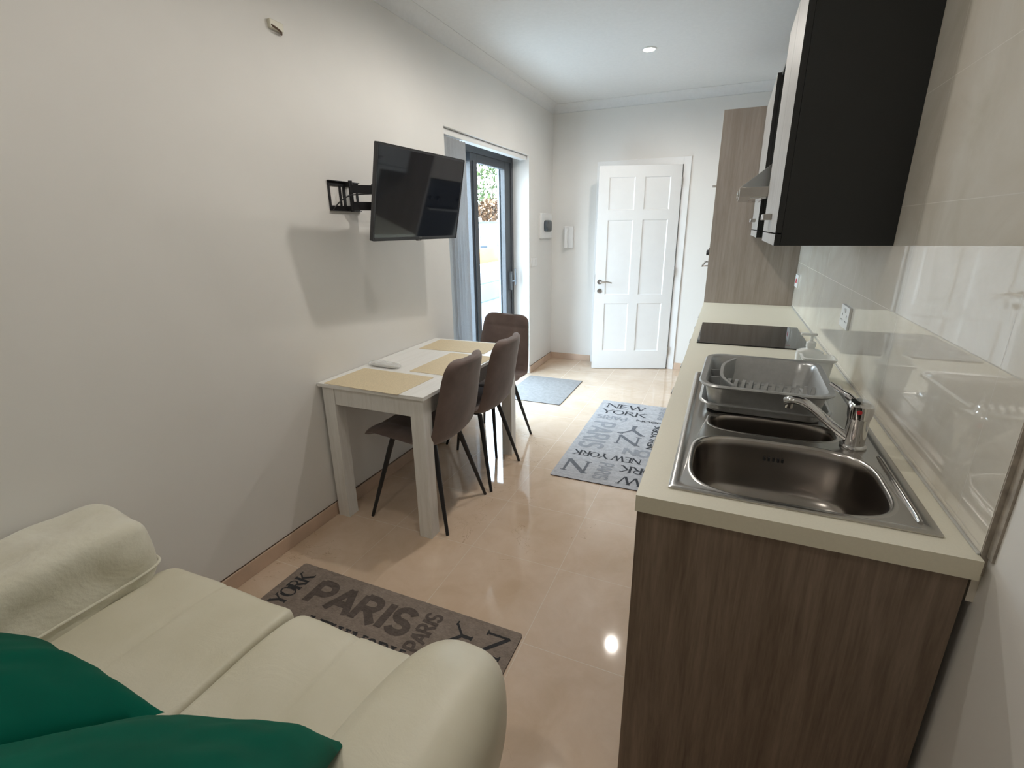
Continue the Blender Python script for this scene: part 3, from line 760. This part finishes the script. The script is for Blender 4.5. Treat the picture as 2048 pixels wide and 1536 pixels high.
for yy in (TY0+.08, TY0+.2, TY1-.1):
    bm = bmesh.new(); tube(bm, [(-.129, yy, 1.27), (-.150, yy, 1.27)], .018, 20); obj('knob', bm, 'black_plastic', ov)

# ------------------------------------------------------------------ TV and mount
q = (-1.4904, 2.3055, 1.6283, .0527, .19)
yaw, tl = q[3], q[4]
uu = Vector((math.sin(yaw), math.cos(yaw), 0)); nn = Vector((math.cos(yaw), -math.sin(yaw), 0)); uz = Vector((0, 0, 1))*math.cos(tl)+nn*math.sin(tl); nf = uu.cross(uz)
tv = thing('flat_screen_tv', 'black flat screen television on a swing arm on the left wall', 'television')
mt = Matrix.Identity(4)
for i in range(3): mt[i][0] = uu[i]; mt[i][1] = uz[i]; mt[i][2] = nf[i]
mt.translation = Vector(q[:3]); tv.matrix_world = mt
HW, HH = .366, .216
bm = bmesh.new()
loft(bm, [rrect(0, 0, HW, HH, .006, z, 4) for z in (-.020, 0)], cap=True)
f = [f for f in bm.faces if len(f.verts) > 8 and f.calc_center_median().z > -.001]
bmesh.ops.inset_region(bm, faces=f, thickness=.010); 
for v in f[0].verts: v.co.z -= .003
obj('bezel', bm, 'tv_bezel', tv, smooth=30)
bm = boxes((-HW+.011, -HH+.016, -.0032, HW-.011, HH-.011, -.0022)); obj('screen', bm, 'tv_screen', tv, smooth=0)
bm = boxes((-HW+.011, -HH+.009, -.003, HW-.011, -HH+.016, -.0005)); 
obj('lower_bezel', bm, 'tv_bezel', tv, smooth=0)
bm = soft(0, -.03, -.035, HW*.82, HH*.78, .02, 6, 8); obj('back_housing', bm, 'black_plastic', tv)
bm = bmesh.new(); text(bm, 'LG', .008, -HH+.0095, 0, .006, .012, -.0003, 0, thick=.14, thin=.14, serif=False)
ribbon(bm, arc(.002, -HH+.0125, .003, .003, 0, 360, 16), .0008, -.0003, 0, lambda p: (p[0], p[1])); obj('logo', bm, 'logo_grey', tv, smooth=0)
bm = boxes((-.02, -HH-.006, -.012, .02, -HH+.001, -.001)); obj('sensor', bm, 'tv_bezel', tv, bevel=.002)
mo = thing('tv_wall_bracket', 'black steel swing arm bracket between wall and television', 'bracket', (XL, 2.055, 1.63))
bm = bmesh.new()
box(bm, 0, -.10, .045, .004, .12, .070); box(bm, 0, -.10, -.070, .004, .12, -.045)
for yy in (-.10, -.025, .0, .10): box(bm, 0, yy, -.045, .004, yy+(.014 if yy != .0 else .02), .045)
box(bm, .004, -.10, .066, .014, .12, .070); box(bm, .004, -.10, -.070, .014, .12, -.066)
obj('wall_plate', bm, 'black_metal', mo, bevel=.0008)
bm = bmesh.new(); tube(bm, [(.03, .03, -.072), (.03, .03, .074)], .010, 14); box(bm, .004, .015, .045, .035, .045, .066); box(bm, .004, .015, -.066, .035, .045, -.045); obj('wall_hinge', bm, 'black_metal', mo)
for (p0, p1, zz) in (((.03, .03), (.10, .12), .0), ((.10, .12), (.215, .10), .0)):
    for dz in (.035, -.045):
        bm = bmesh.new(); a = Vector((p0[0], p0[1], 0)); b = Vector((p1[0], p1[1], 0)); d = (b-a).normalized(); s = Vector((-d.y, d.x, 0))*.008
        loft(bm, [[a+s+Vector((0, 0, dz-.02)), a-s+Vector((0, 0, dz-.02)), a-s+Vector((0, 0, dz+.02)), a+s+Vector((0, 0, dz+.02))], [b+s+Vector((0, 0, dz-.02)), b-s+Vector((0, 0, dz-.02)), b-s+Vector((0, 0, dz+.02)), b+s+Vector((0, 0, dz+.02))]])
        obj('arm', bm, 'black_metal', mo, bevel=.001)
bm = bmesh.new(); tube(bm, [(.10, .12, -.066), (.10, .12, .060)], .011, 14); obj('elbow_pin', bm, 'black_metal', mo)
bm = boxes((.19, .05, -.075, .215, .15, .062), (.11, .10, -.012, .19, .125, .012), (.213, .00, -.09, .222, .20, -.07), (.213, .00, .055, .222, .20, .075)); obj('head_plate', bm, 'black_metal', mo, bevel=.001)
bm = bmesh.new(); tube(bm, curve_pts([(.01, -.088, -.066), (.03, -.06, -.03), (.045, -.01, .0), (.06, .03, .008), (.12, .08, .012), (.19, .10, .01)]), .003, 8)
tag(obj('tv_cable', bm, 'black_plastic', mo), '', '') if False else obj('cable', bm, 'black_plastic', mo)

# ------------------------------------------------------------------ dining table
TT = .752
tb = thing('dining_table', 'white washed wooden dining table pushed against the left wall', 'table', (0, 0, 0))
tx0, tx1, ty0, ty1 = -1.796, -1.178, 1.718, 2.822
bm = boxes((tx0, ty0, TT-.018, tx1, ty1, TT)); obj('tabletop', bm, 'tabletop_whitewash', tb, bevel=.0012)
for a in (tx0+.016, tx1-.016-.07):
    for b in (ty0+.014, ty1-.014-.07):
        bm = boxes((a, b, 0, a+.07, b+.07, TT-.018)); obj('leg', bm, 'table_whitewash', tb, bevel=.001)
for a in (tx0+.026, tx1-.026-.018):
    bm = boxes((a, ty0+.084, .642, a+.018, ty1-.084, TT-.018)); obj('apron', bm, 'table_whitewash', tb, bevel=.001)
for b in (ty0+.020, ty1-.020-.018):
    bm = boxes((tx0+.086, b, .642, tx1-.086, b+.018, TT-.018)); obj('apron', bm, 'table_whitewash', tb, bevel=.001)
def placemat(cx, cy, wx, wy, rot, label):
    bm = bmesh.new(); loft(bm, [rrect(0, 0, wx/2, wy/2, .006, z, 3) for z in (0, .002)])
    o = obj('placemat', bm, 'placemat_weave', None, smooth=30); o.location = (cx, cy, TT); o.rotation_euler = (0, 0, R(rot)); tag(o, label, 'placemat', 'beige placemats on the table')
placemat(-1.528, 1.862, .45, .295, -2, 'beige woven placemat at the near end of the table, nearest the sofa')
placemat(-1.335, 2.268, .29, .43, -1, 'beige woven placemat on the open long side of the table')
placemat(-1.505, 2.658, .45, .28, 2, 'beige woven placemat at the far end of the table under the window')
pk = thing('wrapped_handset', 'white remote control in clear plastic wrap lying on the table by the wall', 'remote control', (-1.665, 2.085, TT+.0005), (0, 0, R(-4)))
bm = soft(0, 0, .011, .085, .024, .010, 4, 10); obj('handset', bm, 'white_plastic', pk)
bm = soft(0, 0, .0125, .108, .036, .0125, (3, 3, 2.4), 14, .004, 30); obj('wrapper', bm, 'plastic_film', pk)

# ------------------------------------------------------------------ dining chairs
def shell_pt(u, v):
    """v runs from seat front (0) over the crease (~.46) to the back top (1); local +X is forward"""
    P = [(.235, .455), (.20, .478), (.10, .475), (-.04, .462), (-.13, .462), (-.185, .485), (-.215, .56), (-.24, .68), (-.262, .79), (-.285, .878)]
    n = len(P)-1; s = v*n; i = min(int(s), n-1); t = s-i
    a = P[max(i-1, 0)]; b = P[i]; c = P[i+1]; d = P[min(i+2, n)]
    f = lambda k: .5*((2*b[k])+(c[k]-a[k])*t+(2*a[k]-5*b[k]+4*c[k]-d[k])*t*t+(3*b[k]-a[k]-3*c[k]+d[k])*t**3)
    return f(0), f(1)
def half_w(v):
    base = .215-.012*math.cos(v*PI*2) if v < .5 else .227-.047*((v-.5)/.5)**1.5
    if v < .45: base = .205+.02*(v/.45)
    r = .075; L_ = .95
    for e in (v*L_, (1-v)*L_):
        if e < r: base = min(base, base-r+math.sqrt(max(0, r*r-(r-e)**2)))
    return base
def shell_part(v0, v1, nu=26, nv=26, th=.042):
    bm = bmesh.new(); fr_, bk = [], []
    for j in range(nv+1):
        s = j/nv
        v = v0+(v1-v0)*s
        if v1 >= 1: v = v0+(v1-v0)*math.sin(s*PI/2)**1.0 if False else v0+(v1-v0)*(1-(1-s)**1.6)
        if v0 <= 0: v = v0+(v1-v0)*(s**1.6)
        x, z = shell_pt(0, v); x2, z2 = shell_pt(0, min(1, v+.01)); x3, z3 = shell_pt(0, max(0, v-.01))
        tx, tz = x2-x3, z2-z3; L_ = math.hypot(tx, tz); tx /= L_; tz /= L_
        nx, nz = (-tz, tx) if False else (tz, -tx)   # towards the sitter
        if nz < 0 and v < .4: nx, nz = -nx, -nz
        if v >= .4 and nx < 0: nx, nz = -nx, -nz
        hw = half_w(v); ra, rb = [], []
        edge_v = min(1, (min(v, 1-v)*.95/.02))**.5
        for i in range(nu+1):
            u = -1+2*i/nu
            cup = (.028*u*u)*(.5 if v < .35 else 1)
            puff = (1-abs(u)**7)*(.62+.38*edge_v)
            gu = min(abs(u*1.5-g) for g in (-.5, .5)); gv = min(abs(v-g) for g in (.12, .24, .36, .62, .76, .89))
            groove = .0065*math.exp(-(gu/.07)**2)+.0065*math.exp(-(gv/.009)**2)
            # tangent to width: y; push cup forward / up
            c = cup
            xa, za = x+nx*c, z+nz*c
            ra.append(Vector((xa+nx*(th*.5*puff-groove*(1-abs(u)**8)), u*hw, za+nz*(th*.5*puff-groove*(1-abs(u)**8)))))
            rb.append(Vector((xa-nx*th*.5*puff, u*hw, za-nz*th*.5*puff)))
        fr_.append(ra); bk.append(rb)
    A = [[bm.verts.new(p) for p in r] for r in fr_]; B = [[bm.verts.new(p) for p in r] for r in bk]
    for j in range(nv):
        for i in range(nu):
            bm.faces.new((A[j][i], A[j][i+1], A[j+1][i+1], A[j+1][i])); bm.faces.new((B[j][i], B[j+1][i], B[j+1][i+1], B[j][i+1]))
        for i in (0, nu): bm.faces.new((A[j][i], A[j+1][i], B[j+1][i], B[j][i]))
    for j in (0, nv):
        for i in range(nu): bm.faces.new((A[j][i], A[j][i+1], B[j][i+1], B[j][i]))
    bmesh.ops.remove_doubles(bm, verts=bm.verts[:], dist=1e-6)
    return bm
def make_chair(label):
    t = thing('dining_chair', label, 'chair', (0, 0, 0), (0, 0, 0), 'brown upholstered dining chairs')
    obj('seat', shell_part(0, .47, nv=34), 'chair_fabric', t, smooth=70)
    obj('backrest', shell_part(.47, 1.0, nv=44), 'chair_fabric', t, smooth=70)
    bm = boxes((-.12, -.12, .428, .13, .12, .440), (-.13, -.014, .425, .13, .014, .432)); obj('under_frame', bm, 'black_metal', t, bevel=.002)
    for sx2, sy2 in ((1, 1), (1, -1), (-1, 1), (-1, -1)):
        bm = bmesh.new(); tube(bm, [(sx2*.125, sy2*.12, .436), (sx2*.14, sy2*.132, .38), (sx2*.232, sy2*.214, .0)], [.014, .014, .0085], 14); obj('leg', bm, 'black_metal', t)
    return t
def copy_tree(o, parent=None):
    c = o.copy(); C.objects.link(c)
    if parent: c.parent = parent
    for ch in list(o.children): copy_tree(ch, c)
    return c
ch1 = make_chair('brown fabric dining chair nearest the sofa on the long side of the table')
ch2 = copy_tree(ch1); ch2['label'] = 'brown fabric dining chair on the long side, second from the sofa'
ch3 = copy_tree(ch1); ch3['label'] = 'brown fabric dining chair at the far end of the table by the terrace door'
for o, x_, y_, a in ((ch1, -1.372, 2.005, 180), (ch2, -1.352, 2.472, 180), (ch3, -1.452, 2.93, -99)):
    o.location = (x_, y_, 0); o.rotation_euler = (0, 0, R(a))

# ------------------------------------------------------------------ rugs
def rug(name, x0, y0, x1, y1, mats, label, fn, th=.006):
    bm = bmesh.new(); cx, cy = (x0+x1)/2, (y0+y1)/2
    loft(bm, [rrect(cx, cy, (x1-x0)/2, (y1-y0)/2, .012, z, 3) for z in (.0005, th)])
    for f in bm.faces:
        if abs(f.normal.z) < .5 and len(f.verts) == 4: f.material_index = 1
    if fn: fn(bm, th+.0006)
    return tag(obj(name, bm, mats, None, smooth=0), label, 'rug')
def rug2(bm, z):
    K, D_, G_ = 2, 3, 4
    text(bm, 'NEW', -.81, 3.885, 0, .100, .325, z, K, .16, .07)
    text(bm, 'YORK', -.822, 3.745, 0, .090, .36, z, K, .16, .07)
    text(bm, 'PARIS', -.588, 3.695, 180, .078, .245, z, G_, .2, .2, False)
    text(bm, 'LONDON', -.21, 3.685, 180, .036, .31, z, K, .24, .22, False)
    text(bm, 'PARIS', -.822, 3.55, -90, .17, .51, z, G_, .17, .17, False)
    text(bm, 'Y', -.42, 3.545, 180, .175, .18, z, D_, .17, .09)
    text(bm, 'N', -.43, 3.340, 180, .155, .16, z, D_, .18, .09)
    text(bm, 'NEW YORK', -.326, 3.165, 90, .044, .44, z, K, .30, .22, False)
    text(bm, 'NDON', -.155, 3.128, 180, .100, .352, z, G_, .26, .26, False)
    text(bm, 'NEW YORK', -.37, 2.985, 180, .074, .452, z, K, .17, .08)
    text(bm, 'N', -.67, 2.830, 180, .165, .152, z, D_, .18, .10)
    text(bm, 'PARIS', -.614, 2.856, -90, .090, .23, z, G_, .18, .18, False)
    text(bm, 'YORK', -.19, 2.862, 180, .088, .285, z, K, .16, .08)
    text(bm, 'NEW', -.145, 2.717, 180, .098, .318, z, K, .16, .08)
    text(bm, 'PARIS', -.325, 3.74, 90, .044, .28, z, G_, .3, .3, False)
rug('runner_rug', -.868, 2.577, -.13, 4.055, ['rug_grey', 'rug_edge', 'rug_black', 'rug_dark_grey', 'rug_mid_grey'], 'long grey city-name rug lying along the base cabinets', rug2)
def rug1(bm, z):
    K, T_ = 2, 3
    text(bm, 'YORK', -1.525, 1.108, 90, .075, .187, z, K, .17, .09)
    text(bm, 'PARIS', -1.475, 1.165, 0, .125, .51, z, T_, .27, .25, False)
    text(bm, 'PARIS', -.873, 1.120, 90, .068, .19, z, T_, .2, .2, False)
    text(bm, 'Y', -.72, 1.20, 90, .088, .11, z, K, .17, .10)
    text(bm, 'N', -.588, 1.20, 90, .092, .115, z, K, .17, .10)
    text(bm, 'NEW YORK', -1.36, 1.015, 0, .10, .44, z, K, .16, .08)
rug('sofa_rug', -1.637, .86, -.553, 1.350, ['rug_brown', 'rug_edge', 'rug_black', 'rug_taupe'], 'brown city-name rug lying on the floor in front of the sofa', rug1)
def mat3(bm, z): pass
rug('door_mat', -1.755, 3.79, -1.195, 4.535, ['mat_grey', 'rug_edge'], 'plain grey door mat on the floor below the terrace door', None)

# ------------------------------------------------------------------ sofa
sf = thing('leather_sofa', 'cream leather two-seat sofa in the foreground facing the room', 'sofa', (0, 0, 0))
bm = soft(-1.05, .335, .20, .715, .415, .145, 10, 14); obj('base', bm, 'leather', sf, smooth=60)
for x_, y_ in ((-1.68, .02), (-.42, .02), (-1.68, .66), (-.42, .66)):
    bm = bmesh.new(); lathe(bm, [(0, 0), (.02, 0), (.026, .07), (0, .07)], 16, (x_, y_, 0)); obj('foot', bm, 'black_plastic', sf)
def seat_cushion(x0, x1, seam, seed):
    cx, hx = (x0+x1)/2, (x1-x0)/2
    bm = soft(cx, .33, .375, hx, .455, .086, (30, 8, 6.5), 40, .006, 5, seed)
    for v in bm.verts:
        if v.co.z > .39:
            d = abs(v.co.x-seam)
            v.co.z += .004*min(1, d/.09)-.006*math.exp(-(d/.009)**2)
            k = noise.noise(Vector((v.co.x*9+seed, v.co.y*2.2, seed)))
            v.co.z += .006*k
    c = obj('seat_cushion', bm, 'leather', sf, smooth=70)
    return c
seat_cushion(-1.545, -1.006, -1.295, 3); seat_cushion(-1.002, -.60, -.79, 8)
# right arm: puffy roll
def arm_fn(q):
    # widen towards the back
    s = 1+.10*(1-(q.y+1)/2)
    return Vector((q.x*s, q.y, q.z))
bm = soft(-.452, .325, .458, .146, .487, .152, (2.8, 3.6, 2.6), 30, .008, 4, 5, arm_fn); obj('armrest', bm, 'leather', sf, smooth=70)
bm = soft(-.475, .30, .25, .115, .43, .19, 8, 12); obj('arm_panel', bm, 'leather', sf, smooth=60)
bm = soft(-1.66, .31, .44, .115, .41, .17, (3, 5, 3), 24, .006, 4, 2); obj('armrest', bm, 'leather', sf, smooth=70)
bm = soft(-1.66, .30, .23, .105, .40, .17, 8, 12); obj('arm_panel', bm, 'leather', sf, smooth=60)
bm = soft(-1.05, -.13, .50, .72, .12, .36, (8, 3, 5), 24, .006, 4, 4); obj('backrest', bm, 'leather', sf, smooth=70)
# fleece
def fl_fn(q):
    return Vector((q.x, q.y, q.z))
bm = soft(-1.640, .34, .553, .150, .395, .118, (7, 9, 5), 46, .016, 8, 11)
fl = obj('fleece_throw', bm, 'fleece', None, smooth=80)
bm = bmesh.new(); ring = [Vector(p) for p in sring(-1.640, .34, .153, .400, .500, 8, 64)]; tube(bm, ring+[ring[0]], .0042, 8); obj('piping', bm, 'fleece', fl); tag(fl, 'thick cream fleece throw folded over the left arm of the sofa', 'throw')
# green pillows
def pillow(name, size, th, mtx, label, seed):
    bm = bmesh.new(); n = 36; A, B = [], []
    for j in range(n+1):
        ra, rb = [], []
        for i in range(n+1):
            u, v = -1+2*i/n, -1+2*j/n
            px_ = u*(1-.03*(1-v*v)*abs(u)**2); py_ = v*(1-.015*(1-u*u)*abs(v)**2)
            k = ((1-abs(u)**2.6)*(1-abs(v)**2.6))
            h = th*max(0, k)**.62
            wr = noise.noise(Vector((u*2.2+seed, v*2.2, seed)))*.010*min(1, k*3)+noise.noise(Vector((u*7+seed, v*3, 2)))*.003*min(1, k*3)
            X_, Y_ = px_*size/2, py_*size/2
            ra.append(mtx @ Vector((X_, Y_, h+wr))); rb.append(mtx @ Vector((X_, Y_, -h+wr)))
        A.append(ra); B.append(rb)
    va = [[bm.verts.new(p) for p in r] for r in A]; vb_ = [[bm.verts.new(p) for p in r] for r in B]
    for j in range(n):
        for i in range(n):
            bm.faces.new((va[j][i], va[j][i+1], va[j+1][i+1], va[j+1][i])); bm.faces.new((vb_[j][i], vb_[j+1][i], vb_[j+1][i+1], vb_[j][i+1]))
    bmesh.ops.remove_doubles(bm, verts=bm.verts[:], dist=1e-4)
    o = obj(name, bm, 'green_satin', None, smooth=80)
    return tag(o, label, 'cushion', 'emerald green cushions on the sofa')
def frame3(right_, up_, c):
    r_ = Vector(right_).normalized(); n_ = r_.cross(Vector(up_)).normalized(); u_ = n_.cross(r_)
    m_ = Matrix.Identity(4)
    for i in range(3): m_[i][0] = r_[i]; m_[i][1] = u_[i]; m_[i][2] = n_[i]
    m_.translation = Vector(c); return m_
def corner_pillow(T_, right_, up_, size, label, seed):
    f_ = frame3(right_, up_, (0, 0, 0)); r_, u_ = f_.col[0].xyz, f_.col[1].xyz
    f_.translation = Vector(T_)-r_*size/2-u_*size/2
    pillow('green_cushion', size, .078, f_, label, seed)
corner_pillow((-.535, .46, .59), (.46, .27, -.065), (-.53, .53, -.62), .50, 'emerald green square cushion nearest the right arm of the sofa', 1.3)
corner_pillow((-.89, .37, .595), (1, .06, -.02), (-.05, .66, -.50), .50, 'emerald green square cushion behind the other, nearer the left arm of the sofa', 5.1)

# ------------------------------------------------------------------ ceiling lights
LP = 44
ceiling_lamp('recessed_spotlight', -.66, 4.02, LP*1.05, 'lit round recessed spotlight in the ceiling nearest the door, the one in view')
ceiling_lamp('recessed_spotlight', -.80, 2.50, LP*.86, 'lit round recessed spotlight in the ceiling above the dining table, out of view')
ceiling_lamp('recessed_spotlight', -.76, 1.30, LP*.36, 'lit round recessed spotlight in the ceiling above the front of the sofa')
ceiling_lamp('recessed_spotlight', -.76, -.10, LP*.44, 'added unseen spotlight in the ceiling above the back of the sofa')  # added out of view to brighten the cabinet end panel and near area

# ------------------------------------------------------------------ outdoors
GZ = -1.46
def out(name, bm, m_, label, cat, **k): return tag(obj(name, bm, m_, None, **k), label, cat)
struct('ground', boxes((-60, -20, GZ-.2, -3.4, 90, GZ)), 'road', smooth=0)
struct('terrace', boxes((-3.4, -3, -.25, XL-WT, 12, -.03)), 'terrace_stone', smooth=0)
struct('house_wall', boxes((XL-WT-.02, YN-2, GZ, XL-WT, YF+1.5, -.25)), 'white_render', smooth=0)
fe = thing('street_fence', 'pale blue fence panels across the street seen through the glass', 'fence', (-9, 16, GZ))
for k in range(9):
    bm = boxes((-.02, -9+k*2.6, .10, .02, -9+k*2.6+2.5, .74)); obj('panel', bm, 'grey_render', fe, smooth=0)
    bm = boxes((-.05, -9+k*2.6-.06, 0, .05, -9+k*2.6+.0, .86)); obj('post', bm, 'fence_blue', fe, smooth=0)
bm = boxes((-.03, -9, .78, .03, 14.4, .84), (-.03, -9, .06, .03, 14.4, .10)); obj('rail', bm, 'fence_blue', fe, smooth=0)
out('low_wall', boxes((-11.3, 8, GZ, -11, 40, -.28), (-11.4, 8, -.28, -10.95, 40, -.2)), 'white_render', 'low pale rendered wall beyond the street fence', 'wall', smooth=0)
out('ochre_garden_wall', boxes((-12.4, 10, GZ, -12, 44, .47)), 'ochre_wall', 'ochre yellow garden wall beyond the low pale wall', 'wall', smooth=0)
hs = thing('white_house', 'white rendered house behind the ochre wall', 'house', (-14.5, 28.5, GZ))
bm = boxes((-2, -3.2, 0, 1.2, 2.6, 2.9), (-1.4, 2.6, 0, .9, 4, 3.3)); obj('wall', bm, 'white_render', hs, smooth=0)
bm = boxes((-2.1, -3.3, 2.9, 1.3, 2.7, 3.0), (-1.5, 2.5, 3.3, 1.0, 4.1, 3.42)); obj('roof', bm, 'grey_render', hs, smooth=0)
for yy in (-2.2, .2): 
    bm = boxes((1.2, yy, 1.7, 1.23, yy+.9, 2.6)); obj('window', bm, 'dark_glass', hs, smooth=0)
def bush(name, x_, y_, z_, rx, ry, rz, m_, label, cat, n=900, trunk=0):
    t = thing(name, label, cat, (x_, y_, GZ))
    bm = bmesh.new(); rnd = random.Random(int(abs(x_*100+y_)))
    for i in range(n):
        a = Vector((rnd.gauss(0, 1), rnd.gauss(0, 1), rnd.gauss(0, 1))).normalized()*rnd.uniform(.55, 1)
        k = 1+.3*noise.noise(a*3)
        p = Vector((a.x*rx*k, a.y*ry*k, z_+a.z*rz*k)); s = rnd.uniform(.10, .26)
        u = Vector((rnd.gauss(0, 1), rnd.gauss(0, 1), rnd.gauss(0, 1))).normalized(); v = u.cross(Vector((.3, .2, .9))).normalized()
        bm.faces.new([bm.verts.new(p+u*s), bm.verts.new(p+v*s*.6), bm.verts.new(p-u*s), bm.verts.new(p-v*s*.6)])
    obj('foliage', bm, m_, t, smooth=0)
    bm = bmesh.new(); tube(bm, [(0, 0, 0), (.1, 0, z_*.6), (0, .1, z_)], [.18, .13, .06], 8); obj('trunk', bm, 'bark', t)
    return t
bush('tall_tree', -23, 48.5, 7.1, 2.8, 3.8, 2.7, 'leaf_green', 'tall green tree rising behind the white house', 'tree', 2000)
bush('green_tree', -26, 40.5, 6.0, 2.2, 2.6, 2.2, 'leaf_green', 'green tree beyond the glazed door, left of the tallest tree', 'tree', 1000)
bush('autumn_shrub', -18.6, 39.2, 4.4, 1.3, 2.6, .95, 'leaf_orange', 'wide orange-brown shrub below the tallest tree', 'shrub', 1300)
bush('autumn_shrub', -18.8, 34.0, 4.3, 1.1, 1.3, .9, 'leaf_orange', 'small orange-brown shrub directly behind the white house roof', 'shrub', 700)
